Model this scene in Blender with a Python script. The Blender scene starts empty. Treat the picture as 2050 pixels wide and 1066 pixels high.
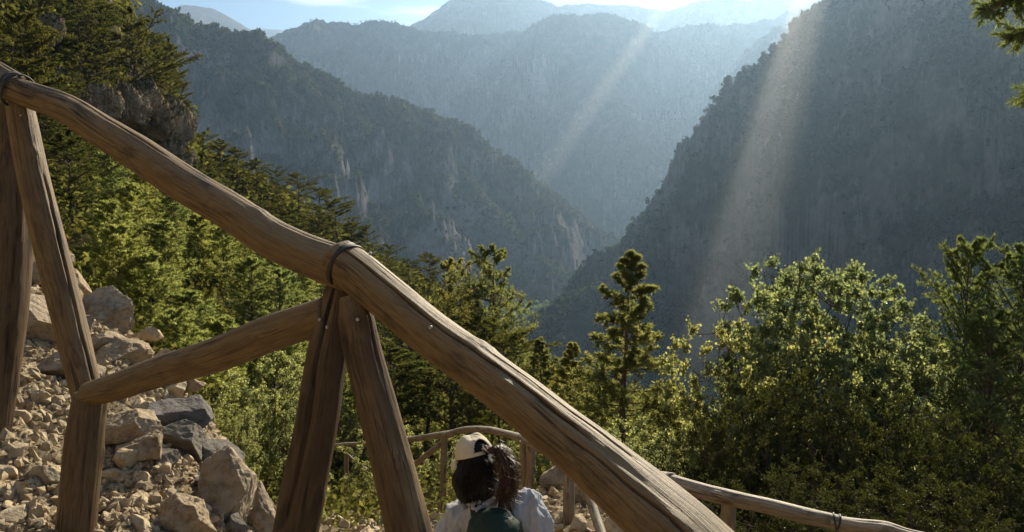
import bpy, bmesh, math, random
import numpy as np
from mathutils import Vector, Matrix
R = math.radians
random.seed(7)
rng = np.random.default_rng(11)
SC = bpy.context.scene
COL = SC.collection

# ------------------------------------------------------------ camera
FPX = 1578.0                       # focal length in photograph pixels (2050 wide)
PITCH = math.atan((533 - 380) / FPX)
cam = bpy.data.cameras.new('camera')
cam.sensor_width = 36.0
cam.lens = 36.0 * FPX / 2050.0
cam.clip_start = 0.05
cam.clip_end = 30000
camo = bpy.data.objects.new('camera', cam)
COL.objects.link(camo)
camo.location = (0, 0, 0)
camo.rotation_euler = (R(90) - PITCH, 0, 0)
SC.camera = camo

# ------------------------------------------------------------ sky, sun, exposure
SUN_AZ, SUN_EL = R(24.6), R(29)       # azimuth clockwise from +Y (towards +X)
SUNV = Vector((math.sin(SUN_AZ) * math.cos(SUN_EL), math.cos(SUN_AZ) * math.cos(SUN_EL), math.sin(SUN_EL)))
W = bpy.data.worlds.new('World')
SC.world = W
W.use_nodes = True
nt = W.node_tree
nt.nodes.clear()
wo = nt.nodes.new('ShaderNodeOutputWorld')
bg = nt.nodes.new('ShaderNodeBackground')
sky = nt.nodes.new('ShaderNodeTexSky')
sky.sky_type = 'NISHITA'
sky.sun_disc = False
sky.sun_elevation = SUN_EL
sky.sun_rotation = SUN_AZ
sky.altitude = 900
sky.air_density = 1.15
sky.dust_density = 0.0
sky.ozone_density = 3.0
bg.inputs['Strength'].default_value = 0.043
# thin clouds low over the ridge: stretched noise over the direction
tc = nt.nodes.new('ShaderNodeTexCoord')
mp = nt.nodes.new('ShaderNodeMapping'); mp.inputs['Scale'].default_value = (2.2, 2.2, 14.0); mp.inputs['Location'].default_value = (0.55, 0.2, 0.35)
nz = nt.nodes.new('ShaderNodeTexNoise'); nz.inputs['Scale'].default_value = 1.6; nz.inputs['Detail'].default_value = 7; nz.inputs['Roughness'].default_value = 0.55
cr = nt.nodes.new('ShaderNodeValToRGB'); cr.color_ramp.elements[0].position = 0.56; cr.color_ramp.elements[1].position = 0.70
mx = nt.nodes.new('ShaderNodeMixRGB'); mx.inputs[2].default_value = (13, 13.3, 13.8, 1)
nt.links.new(tc.outputs['Generated'], mp.inputs[0]); nt.links.new(mp.outputs[0], nz.inputs['Vector'])
nt.links.new(nz.outputs[0], cr.inputs[0]); nt.links.new(cr.outputs[0], mx.inputs[0])
nt.links.new(sky.outputs[0], mx.inputs[1]); nt.links.new(mx.outputs[0], bg.inputs[0])
nt.links.new(bg.outputs[0], wo.inputs[0])

sl = bpy.data.lights.new('sun', 'SUN')
sl.energy = 5.0
sl.angle = R(0.5)
sl.color = (1.0, 0.875, 0.66)
so = bpy.data.objects.new('sun', sl)
COL.objects.link(so)
so.rotation_euler = SUNV.to_track_quat('Z', 'Y').to_euler()
so.location = (20, 20, 40)

SC.view_settings.view_transform = 'Standard'
SC.view_settings.look = 'None'
SC.view_settings.gamma = 1
SC.view_settings.exposure = 1.2
SC.view_settings.use_curve_mapping = False
SC.render.engine = 'CYCLES'
cy = SC.cycles
cy.max_bounces = 8; cy.diffuse_bounces = 3; cy.glossy_bounces = 2
cy.transmission_bounces = 5; cy.volume_bounces = 0; cy.transparent_max_bounces = 8
cy.use_denoising = True
cy.caustics_reflective = False; cy.caustics_refractive = False

# ------------------------------------------------------------ helpers
def P(px, py, d):
    """Photograph pixel + depth along +Y -> world point (camera at the origin)."""
    cx = (px - 1025) / FPX; cyy = (533 - py) / FPX
    y = math.cos(PITCH) + cyy * math.sin(PITCH)
    z = -math.sin(PITCH) + cyy * math.cos(PITCH)
    return (cx * d / y, d, z * d / y)

def mat(name):
    m = bpy.data.materials.new(name)
    m.use_nodes = True
    m.node_tree.nodes.clear()
    return m, m.node_tree.nodes, m.node_tree.links

def node(ns, typ, **kw):
    n = ns.new(typ)
    for k, v in kw.items():
        if k.startswith('i_'):
            n.inputs[k[2:].replace('_', ' ')].default_value = v
        else:
            setattr(n, k, v)
    return n

def ramp(ns, stops):
    c = ns.new('ShaderNodeValToRGB')
    e = c.color_ramp.elements
    while len(e) < len(stops):
        e.new(0.5)
    for el, (p, col) in zip(e, stops):
        el.position = p
        el.color = (*col, 1) if len(col) == 3 else col
    return c

def mix(ns, ls, fac, a, b, blend='MIX'):
    m = ns.new('ShaderNodeMix'); m.data_type = 'RGBA'; m.blend_type = blend
    for s, v in ((0, fac), (6, a), (7, b)):
        if isinstance(v, bpy.types.NodeSocket): ls.new(v, m.inputs[s])
        elif isinstance(v, tuple): m.inputs[s].default_value = (*v, 1) if len(v) == 3 else v
        else: m.inputs[s].default_value = v
    return m.outputs[2]

def mesh_np(name, V, F, smooth=False):
    """V (n,3), F (m,k) with k = 3 or 4, or list of such arrays."""
    me = bpy.data.meshes.new(name)
    Fs = [f for f in (F if isinstance(F, list) else [F]) if len(f)]
    V = np.ascontiguousarray(V, dtype=np.float32)
    me.vertices.add(len(V)); me.vertices.foreach_set('co', V.ravel())
    loops = np.concatenate([f.ravel() for f in Fs]).astype(np.int32)
    tot = np.concatenate([np.full(len(f), f.shape[1], np.int32) for f in Fs])
    start = np.concatenate([[0], np.cumsum(tot)[:-1]]).astype(np.int32)
    me.loops.add(len(loops)); me.loops.foreach_set('vertex_index', loops)
    me.polygons.add(len(tot)); me.polygons.foreach_set('loop_start', start)
    try: me.polygons.foreach_set('loop_total', tot)
    except Exception: pass
    me.polygons.foreach_set('use_smooth', np.full(len(tot), smooth, bool))
    me.update(calc_edges=True)
    return me

def add_attr(me, name, arr):
    a = me.attributes.new(name, 'FLOAT_VECTOR' if arr.ndim == 2 else 'FLOAT', 'POINT')
    a.data.foreach_set('vector' if arr.ndim == 2 else 'value', np.ascontiguousarray(arr, np.float32).ravel())

def tag(o, label=None, cat=None, group=None, kind=None):
    if label: o['label'] = label
    if cat: o['category'] = cat
    if group: o['group'] = group
    if kind: o['kind'] = kind
    return o

def link(name, me, m=None, parent=None):
    o = bpy.data.objects.new(name, me)
    COL.objects.link(o)
    if m is not None and not me.materials: me.materials.append(m)
    if parent: o.parent = parent
    return o

def empty(name, loc=(0, 0, 0)):
    o = bpy.data.objects.new(name, None)
    COL.objects.link(o); o.location = loc; o.empty_display_size = 0.3
    return o

def copy_tree(o, parent=None):
    c = o.copy(); COL.objects.link(c); c.parent = parent
    for ch in list(o.children):
        copy_tree(ch, c)
    return c

# gradient noise in numpy -------------------------------------------------
_perm = np.random.default_rng(5).permutation(1024).astype(np.int64)
_perm = np.concatenate([_perm, _perm])
_ga = np.linspace(0, 2 * np.pi, 64, endpoint=False)
_g2 = np.stack([np.cos(_ga), np.sin(_ga)], 1)
def n2(x, y):
    xi = np.floor(x).astype(np.int64); yi = np.floor(y).astype(np.int64)
    xf = x - xi; yf = y - yi
    u = xf * xf * xf * (xf * (xf * 6 - 15) + 10); v = yf * yf * yf * (yf * (yf * 6 - 15) + 10)
    def g(a, b, dx, dy):
        h = _perm[(_perm[a & 1023] + b) & 1023] & 63
        gg = _g2[h]
        return gg[..., 0] * dx + gg[..., 1] * dy
    a = g(xi, yi, xf, yf); b = g(xi + 1, yi, xf - 1, yf)
    c = g(xi, yi + 1, xf, yf - 1); d = g(xi + 1, yi + 1, xf - 1, yf - 1)
    return (a + (b - a) * u + ((c + (d - c) * u) - (a + (b - a) * u)) * v) * 1.4
def fbm(x, y, octv=5, gain=0.5, lac=2.03):
    s = 0; a = 1
    for i in range(octv):
        s = s + a * n2(x + 17.3 * i, y - 9.1 * i); a *= gain; x = x * lac; y = y * lac
    return s
def ridged(x, y, octv=5, gain=0.5, lac=2.07):
    s = 0; a = 1
    for i in range(octv):
        s = s + a * (1 - 2 * np.abs(n2(x + 11.3 * i, y + 5.1 * i))); a *= gain; x = x * lac; y = y * lac
    return s
_r3 = np.random.default_rng(9).normal(size=(256, 3)); _r3 /= np.linalg.norm(_r3, axis=1)[:, None]
def n3(p):
    p = np.asarray(p, float)
    i = np.floor(p).astype(np.int64); f = p - i
    u = f * f * f * (f * (f * 6 - 15) + 10)
    def g(a, b, c):
        h = _perm[(_perm[(_perm[(i[:, 0] + a) & 1023] + i[:, 1] + b) & 1023] + i[:, 2] + c) & 1023] & 255
        return ((_r3[h]) * (f - np.array([a, b, c]))).sum(1)
    r = 0
    for a in (0, 1):
        for b in (0, 1):
            for c in (0, 1):
                w = (u[:, 0] if a else 1 - u[:, 0]) * (u[:, 1] if b else 1 - u[:, 1]) * (u[:, 2] if c else 1 - u[:, 2])
                r = r + w * g(a, b, c)
    return r * 1.5
def f3(p, octv=4, gain=0.5):
    s = 0; a = 1; p = np.asarray(p, float)
    for k in range(octv):
        s = s + a * n3(p + 7.7 * k); a *= gain; p = p * 2.05
    return s
# ------------------------------------------------------------ materials of the land
def land_material(name, rock, rock2, scrub, green, veg, scale, bump, dist):
    """veg = share of vegetation; scale = noise scale (1/m)."""
    m, ns, ls = mat(name)
    geo = node(ns, 'ShaderNodeNewGeometry')
    mpv = node(ns, 'ShaderNodeMapping'); mpv.inputs['Scale'].default_value = (1, 1, 0.75); ls.new(geo.outputs['Position'], mpv.inputs[0])
    def noise(s, det=6, ro=0.6, dim=None):
        n = node(ns, 'ShaderNodeTexNoise'); n.inputs['Scale'].default_value = s
        n.inputs['Detail'].default_value = det; n.inputs['Roughness'].default_value = ro
        ls.new(mpv.outputs[0], n.inputs['Vector']); return n.outputs[0]
    big = noise(scale * 0.35, 5, 0.6); mid = noise(scale * 2.2, 6, 0.65); fine = noise(scale * 14, 5, 0.7)
    sep = node(ns, 'ShaderNodeSeparateXYZ'); ls.new(geo.outputs['Normal'], sep.inputs[0])
    c_rock = ramp(ns, [(0.3, rock2), (0.6, rock)]); ls.new(mid, c_rock.inputs[0])
    c_veg = ramp(ns, [(0.38, scrub), (0.58, green)]); ls.new(mid, c_veg.inputs[0])
    # vegetation where it is less steep and where noise says so
    a = node(ns, 'ShaderNodeMath', operation='MULTIPLY_ADD'); ls.new(sep.outputs[2], a.inputs[0]); a.inputs[1].default_value = 0.35
    a2 = node(ns, 'ShaderNodeMath', operation='ADD'); ls.new(big, a.inputs[2]); ls.new(a.outputs[0], a2.inputs[0])
    f2 = node(ns, 'ShaderNodeMath', operation='MULTIPLY_ADD'); ls.new(fine, f2.inputs[0]); f2.inputs[1].default_value = 0.34; f2.inputs[2].default_value = -0.17
    ls.new(f2.outputs[0], a2.inputs[1])
    vr = ramp(ns, [(max(0.0, 0.95 - veg - 0.10), (0, 0, 0)), (min(1, 0.95 - veg + 0.06), (1, 1, 1))]); ls.new(a2.outputs[0], vr.inputs[0])
    base = mix(ns, ls, vr.outputs[0], c_rock.outputs[0], c_veg.outputs[0])
    sp = ramp(ns, [(0.3, (0.78, 0.78, 0.78)), (0.7, (1.15, 1.15, 1.15))]); ls.new(fine, sp.inputs[0])
    base = mix(ns, ls, 1.0, base, sp.outputs[0], 'MULTIPLY')
    b = node(ns, 'ShaderNodeBump'); b.inputs['Strength'].default_value = bump; b.inputs['Distance'].default_value = dist
    ls.new(fine, b.inputs['Height'])
    bs = node(ns, 'ShaderNodeBsdfDiffuse'); bs.inputs['Roughness'].default_value = 0.6
    ls.new(base, bs.inputs[0]); ls.new(b.outputs[0], bs.inputs['Normal'])
    o = node(ns, 'ShaderNodeOutputMaterial'); ls.new(bs.outputs[0], o.inputs[0])
    return m

M_far = land_material('far_mountain', (0.46, 0.41, 0.36), (0.13, 0.115, 0.105), (0.11, 0.095, 0.07), (0.035, 0.055, 0.025), 0.32, 0.012, 1.0, 14)
M_bare = land_material('bare_summit', (0.42, 0.27, 0.18), (0.32, 0.20, 0.13), (0.28, 0.18, 0.11), (0.16, 0.13, 0.08), 0.25, 0.010, 0.7, 10)
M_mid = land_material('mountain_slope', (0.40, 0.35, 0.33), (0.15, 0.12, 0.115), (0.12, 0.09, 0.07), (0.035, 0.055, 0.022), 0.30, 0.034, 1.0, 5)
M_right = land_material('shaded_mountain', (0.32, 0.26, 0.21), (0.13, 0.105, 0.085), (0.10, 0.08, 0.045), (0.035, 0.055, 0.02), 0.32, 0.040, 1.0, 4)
M_hill = land_material('hillside', (0.42, 0.37, 0.29), (0.22, 0.18, 0.13), (0.16, 0.13, 0.06), (0.06, 0.075, 0.02), 0.36, 0.35, 1.0, 0.5)
M_dirt = land_material('dirt_path', (0.44, 0.35, 0.24), (0.30, 0.23, 0.15), (0.34, 0.27, 0.18), (0.22, 0.17, 0.10), 0.2, 4.0, 0.9, 0.02)
M_forestfloor = land_material('wooded_floor', (0.2, 0.18, 0.14), (0.14, 0.12, 0.09), (0.07, 0.08, 0.04), (0.04, 0.06, 0.02), 0.6, 0.05, 1.0, 3)

# ------------------------------------------------------------ height of the land
# near land: thin-plate spline through surveyed points
CP = [P(*q) for q in [
    (30, 835, 3.3), (-150, 800, 3.2), (-300, 600, 4.0), (100, 705, 4.3), (70, 535, 6.2), (-60, 480, 6.0), (150, 575, 6.0), (240, 665, 5.5), (300, 730, 5.0),
    (400, 840, 4.4), (455, 940, 3.9), (500, 1060, 3.45), (200, 950, 3.25), (300, 1066, 2.9), (130, 1090, 2.7), (0, 1000, 2.9),
    (150, 640, 9), (300, 780, 8.5), (470, 940, 7), (540, 1030, 6), (600, 1120, 5),
    (680, 1030, 12), (693, 1022, 14), (760, 1050, 9.5), (888, 1032, 11), (1000, 1040, 8.5), (900, 1066, 8),
    (1059, 1010, 7.6), (1150, 1085, 5.4), (1250, 1180, 4.6), (1110, 965, 8.6), (1170, 985, 8.2), (1250, 1040, 7.5),
    (1500, 1330, 3.9), (1850, 1460, 3.6),
    (560, 960, 16), (800, 960, 19), (1000, 960, 18), (1150, 1000, 14), (1400, 1150, 9), (1700, 1250, 9), (1400, 1080, 18), (1800, 1150, 18),
    (2300, 1100, 18), (2300, 1300, 8), (1000, 900, 30), (1250, 960, 32), (1600, 1060, 30), (2000, 1060, 30),
    (100, 560, 16), (250, 600, 18), (400, 680, 18), (550, 780, 18),
    (-50, 330, 26), (100, 420, 30), (250, 520, 32), (400, 590, 34), (600, 700, 34), (800, 790, 36),
    (-200, -60, 46), (60, 60, 50), (200, 60, 52), (330, 215, 60), (375, 320, 64), (470, 400, 66), (600, 470, 67), (740, 560, 67), (880, 660, 66), (1020, 760, 64), (1250, 850, 62),
    (130, 260, 44), (260, 370, 50), (340, 440, 54), (500, 520, 56), (680, 620, 56),
    (1500, 980, 55), (1900, 980, 55),
    (200, 330, 95), (375, 470, 90), (600, 600, 92), (900, 760, 95), (1250, 830, 100), (1700, 900, 100), (-200, 100, 90),
]]
CP += [(0, 0, -1.6), (0.4, 1.2, -1.65), (-1, 0.8, -1.5), (1.2, 0.5, -1.75), (-0.25, 2.2, -1.85), (-0.15, 3.6, -2.80), (0.3, 2.6, -2.3), (0.4, 3.4, -2.7), (0.9, 2.0, -2.1),
       (-0.5, 4.6, -3.0), (1.5, 1.5, -2.2), (-2.5, 0, -0.9), (-5, 1, 0.6), (-9, 4, 3.5), (0, -4, -1.2), (4, -3, -3), (-4, -5, 1), (-14, 10, 7), (6, 2, -5.5), (-40, 0, 24), (30, 0, -20), (0, -30, 2), (-20, -30, 16), (30, -30, -14)]
CP = np.array(CP)
def _U(r2): return np.where(r2 > 1e-12, r2 * np.log(r2 + 1e-12), 0)
def _warp(x, y):
    r = np.sqrt(x * x + y * y) + 1e-9
    k = np.log1p(r / 1.5) / r
    return x * k, y * k
_wx, _wy = _warp(CP[:, 0], CP[:, 1])
_K = _U((_wx[:, None] - _wx) ** 2 + (_wy[:, None] - _wy) ** 2) + np.eye(len(CP)) * 2e-4
_Pm = np.stack([np.ones(len(CP)), _wx, _wy], 1)
_A = np.block([[_K, _Pm], [_Pm.T, np.zeros((3, 3))]])
_w = np.linalg.solve(_A, np.concatenate([CP[:, 2], np.zeros(3)]))
def near_h(x, y):
    sh = x.shape; wx, wy = _warp(x.ravel(), y.ravel())
    r = np.full(wx.shape, _w[-3]) + _w[-2] * wx + _w[-1] * wy
    for i in range(len(CP)):
        r += _w[i] * _U((wx - _wx[i]) ** 2 + (wy - _wy[i]) ** 2)
    return r.reshape(sh)

# far land: mountain crests; the land falls away from each crest line
CREST = [
    # id, slope, round width, gully scale, gully amplitude, points
    (1, 1.08, 34, 170, 66, [P(-500, -120, 1000), P(-100, -60, 1000), P(200, -25, 1010), P(270, 2, 1015), P(345, 34, 1020), P(420, 62, 1030), P(520, 84, 1040), P(600, 140, 1050), P(700, 182, 1075), P(800, 212, 1100), P(870, 240, 1120), P(930, 270, 1140), P(990, 316, 1160), P(1050, 362, 1185), P(1110, 408, 1210), P(1170, 446, 1240), P(1220, 482, 1265), P(1262, 520, 1290)]),
    (1, 1.15, 20, 120, 46, [P(470, 75, 1035), P(560, 230, 960), P(640, 330, 900), P(700, 450, 860)]),
    (1, 1.15, 20, 120, 46, [P(800, 212, 1100), P(900, 330, 1040), P(990, 430, 980), P(1060, 520, 940)]),
    (1, 1.05, 20, 120, 40, [P(1050, 362, 1185), P(1120, 470, 1120), P(1190, 545, 1090)]),
    (2, 1.25, 22, 120, 40, [P(1062, 680, 560), P(1152, 618, 600), P(1232, 575, 640), P(1314, 530, 690), P(1352, 492, 700), P(1392, 420, 700), P(1420, 352, 695), P(1452, 312, 690), P(1492, 262, 685), P(1524, 205, 680), P(1562, 182, 672), P(1602, 112, 664), P(1652, 62, 655), P(1697, -5, 645), P(1752, -70, 635), P(1852, -150, 620), P(2002, -240, 600), P(2252, -330, 580), P(2752, -400, 560)]),
    (2, 1.3, 16, 90, 34, [P(1692, 0, 645), P(1752, 220, 560), P(1812, 420, 500), P(1852, 600, 450)]),
    (2, 1.3, 16, 90, 34, [P(2002, -240, 600), P(2012, 100, 500), P(2072, 350, 430)]),
    (3, 0.95, 50, 360, 140, [P(380, 110, 2500), P(540, 86, 2450), P(600, 68, 2440), P(625, 65, 2440), P(660, 58, 2430), P(740, 53, 2420), P(780, 60, 2420), P(815, 68, 2430), P(900, 75, 2420), P(1000, 76, 2400), P(1060, 60, 2380), P(1120, 42, 2350), P(1180, 46, 2350), P(1250, 60, 2360), P(1330, 72, 2380), P(1450, 60, 2400), P(1640, 20, 2450), P(2100, -40, 2600)]),
    (3, 0.95, 36, 260, 90, [P(1120, 42, 2350), P(1165, 110, 2050), P(1215, 205, 1850), P(1290, 290, 1700), P(1345, 350, 1600), P(1335, 430, 1530), P(1310, 490, 1480)]),
    (3, 1.1, 24, 200, 60, [P(1560, 60, 1900), P(1470, 190, 1650), P(1400, 320, 1500), P(1360, 420, 1430)]),
    (3, 1.1, 24, 200, 60, [P(620, 68, 2440), P(700, 190, 2050), P(760, 300, 1800)]),
    (3, 1.0, 36, 260, 90, [P(740, 53, 2420), P(800, 180, 2180), P(860, 290, 1950), P(930, 400, 1780)]),
    (3, 1.0, 36, 260, 90, [P(940, 76, 2400), P(1000, 220, 2150), P(1060, 330, 1950), P(1130, 440, 1780)]),
    (3, 1.0, 36, 260, 90, [P(1450, 60, 2400), P(1420, 200, 2150), P(1400, 330, 1950)]),
    (4, 0.80, 90, 500, 110, [P(700, 100, 3350), P(820, 64, 3350), P(880, 26, 3350), P(915, 6, 3350), P(955, -8, 3350), P(1000, -14, 3350), P(1060, -4, 3350), P(1112, 14, 3350), P(1145, 12, 3400), P(1190, 10, 3450), P(1250, 16, 3450), P(1325, 34, 3450), P(1380, 20, 3450), P(1430, 8, 3400), P(1500, 12, 3400), P(1560, 5, 3400), P(1650, -8, 3400), P(2100, -60, 3500)]),
    (5, 0.65, 120, 500, 30, [P(240, 40, 4200), P(345, 32, 4200), P(378, 13, 4200), P(430, 20, 4200), P(470, 42, 4200), P(512, 66, 4200), P(560, 90, 4200)]),
    (6, 0.5, 120, 600, 24, [P(420, 95, 5600), P(505, 68, 5600), P(530, 60, 5600), P(565, 61, 5600), P(590, 72, 5600), P(680, 100, 5600), P(900, 110, 5600)]),
]
def seg_field(x, y, pts):
    best = np.full(x.shape, 1e12); zb = np.zeros(x.shape); tb = np.zeros(x.shape)
    acc = 0.0
    for a, b in zip(pts[:-1], pts[1:]):
        dx, dy = b[0] - a[0], b[1] - a[1]; L2 = dx * dx + dy * dy
        t = np.clip(((x - a[0]) * dx + (y - a[1]) * dy) / L2, 0, 1)
        d2 = (x - a[0] - t * dx) ** 2 + (y - a[1] - t * dy) ** 2
        m = d2 < best
        best = np.where(m, d2, best); zb = np.where(m, a[2] + t * (b[2] - a[2]), zb)
        tb = np.where(m, acc + t * math.sqrt(L2), tb)
        acc += math.sqrt(L2)
    return np.sqrt(best), zb, tb
def far_h(x, y):
    r = np.sqrt(x * x + y * y)
    floor = -128 + 0.02 * np.maximum(r - 900, 0) + 14 * fbm(x / 180, y / 180, 4)
    h = floor.copy(); ident = np.zeros(x.shape, np.int8)
    for (cid, s, w, gs, ga, pts) in CREST:
        d, z, t = seg_field(x, y, pts)
        dd = np.sqrt(d * d + w * w) - w
        k = np.clip(d / (gs * 1.2), 0, 1)
        gul = (ridged(x / gs + 3.7 * cid, y / gs, 6, 0.52) - 0.75) * ga * ((0.13 if cid >= 3 else 0.06) + 0.90 * k)
        hk = z - s * dd + gul + 0.16 * ga * ridged(x / (gs * 0.16), y / (gs * 0.16), 4, 0.55) * (0.35 + 0.65 * k)
        m = hk > h
        h = np.where(m, hk, h); ident = np.where(m, cid, ident)
    return h, ident
def crag(x, y):
    """rock steps on the near hillside"""
    a = ridged(x / 9, y / 9, 5, 0.55) * 1.1 + ridged(x / 3.1 + 4, y / 3.1, 4) * 0.45
    r = np.sqrt(x * x + y * y)
    return a * np.clip((r - 12) / 30, 0, 1)
def H(x, y, want_id=False):
    x = np.atleast_1d(np.asarray(x, float)); y = np.atleast_1d(np.asarray(y, float))
    r = np.sqrt(x * x + y * y)
    hn = np.zeros(x.shape); hf = np.zeros(x.shape); ident = np.zeros(x.shape, np.int8)
    t = np.clip((r - 85) / (230 - 85), 0, 1); t = t * t * (3 - 2 * t)
    m = t < 1
    if m.any():
        xm, ym = x[m], y[m]
        amp = np.clip(r[m] / 25, 0.0, 1)
        hn[m] = np.clip(near_h(xm, ym), -60, 60) + crag(xm, ym) + (0.05 * ridged(xm / 0.6, ym / 0.6, 5, 0.55) + 0.11 * ridged(xm / 1.9 + 3, ym / 1.9, 3) - 0.20) * (1 - amp) * np.clip((r[m] - 1.5) / 2, 0, 1) + 0.25 * fbm(xm / 2.2, ym / 2.2, 4) * amp
    m = t > 0
    if m.any():
        hf[m], ident[m] = far_h(x[m], y[m])
    h = hn * (1 - t) + hf * t
    if want_id:
        ident = np.where(r < 16, 10, np.where(r < 160, 11, ident))
        return h, ident
    return h
def Hs(x, y): return float(H(x, y)[0])

# one polar sheet, fine inside the view and coarse behind
NR = 1250
rad = np.exp(np.linspace(math.log(0.35), math.log(6300), NR))
ang = np.concatenate([np.linspace(-37, 37, 1180), np.linspace(37.8, 322.2, 110)])
ang = np.radians(ang); NA = len(ang)
RR, AA = np.meshgrid(rad, ang, indexing='ij')
GX = RR * np.sin(AA); GY = RR * np.cos(AA)
GZ, GI = H(GX.ravel(), GY.ravel(), True)
GZ = GZ.reshape(GX.shape); GI = GI.reshape(GX.shape)
GV = np.stack([GX.ravel(), GY.ravel(), GZ.ravel()], 1)
ii, jj = np.meshgrid(np.arange(NR - 1), np.arange(NA), indexing='ij')
j2 = (jj + 1) % NA
FQ = np.stack([ii * NA + jj, ii * NA + j2, (ii + 1) * NA + j2, (ii + 1) * NA + jj], -1).reshape(-1, 4)[:, ::-1]
FI = GI[:-1, :].ravel()
def piece(name, ids, m, label, extra=None):
    f = FQ[np.isin(FI, ids)]
    used = np.zeros(len(GV), bool); used[f.ravel()] = True
    idx = np.cumsum(used) - 1
    V = GV[used]; F = idx[f]
    Fs = [F]
    if extra:                                      # close the middle of the sheet under the camera
        V = np.concatenate([V, [[0, 0, -1.6]]]); c = len(V) - 1
        j = np.arange(NA)
        Fs.append(np.stack([np.full(NA, c), (j + 1) % NA, j], 1))
    me = mesh_np(name, V, Fs, smooth=True)
    o = link(name, me, m)
    tag(o, label, 'mountain' if 'mount' in name else 'ground', kind='structure')
    return o
piece('ground', [10], M_dirt, 'stony tan dirt ground falling away below the log railing', True)
piece('hillside', [11], M_hill, 'steep rocky hillside under the pines on the left')
piece('valley_floor', [0], M_forestfloor, 'wooded gorge bottom between the mountains')
piece('mountain', [1], M_mid, 'scrubby grey mountain sloping down from the upper left to the gorge')
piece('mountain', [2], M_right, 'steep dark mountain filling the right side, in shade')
piece('mountain', [3], M_far, 'hazy blue grey mountain wall across the middle distance')
piece('mountain', [4], M_far, 'hazy domed summit range behind the blue grey mountain wall')
piece('mountain', [5], M_bare, 'bare brown rounded summit at the upper left, beyond the scrubby mountain')
piece('mountain', [6], M_bare, 'tiny farthest bare hill beside the brown summit')
del RR, AA, FQ
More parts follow.
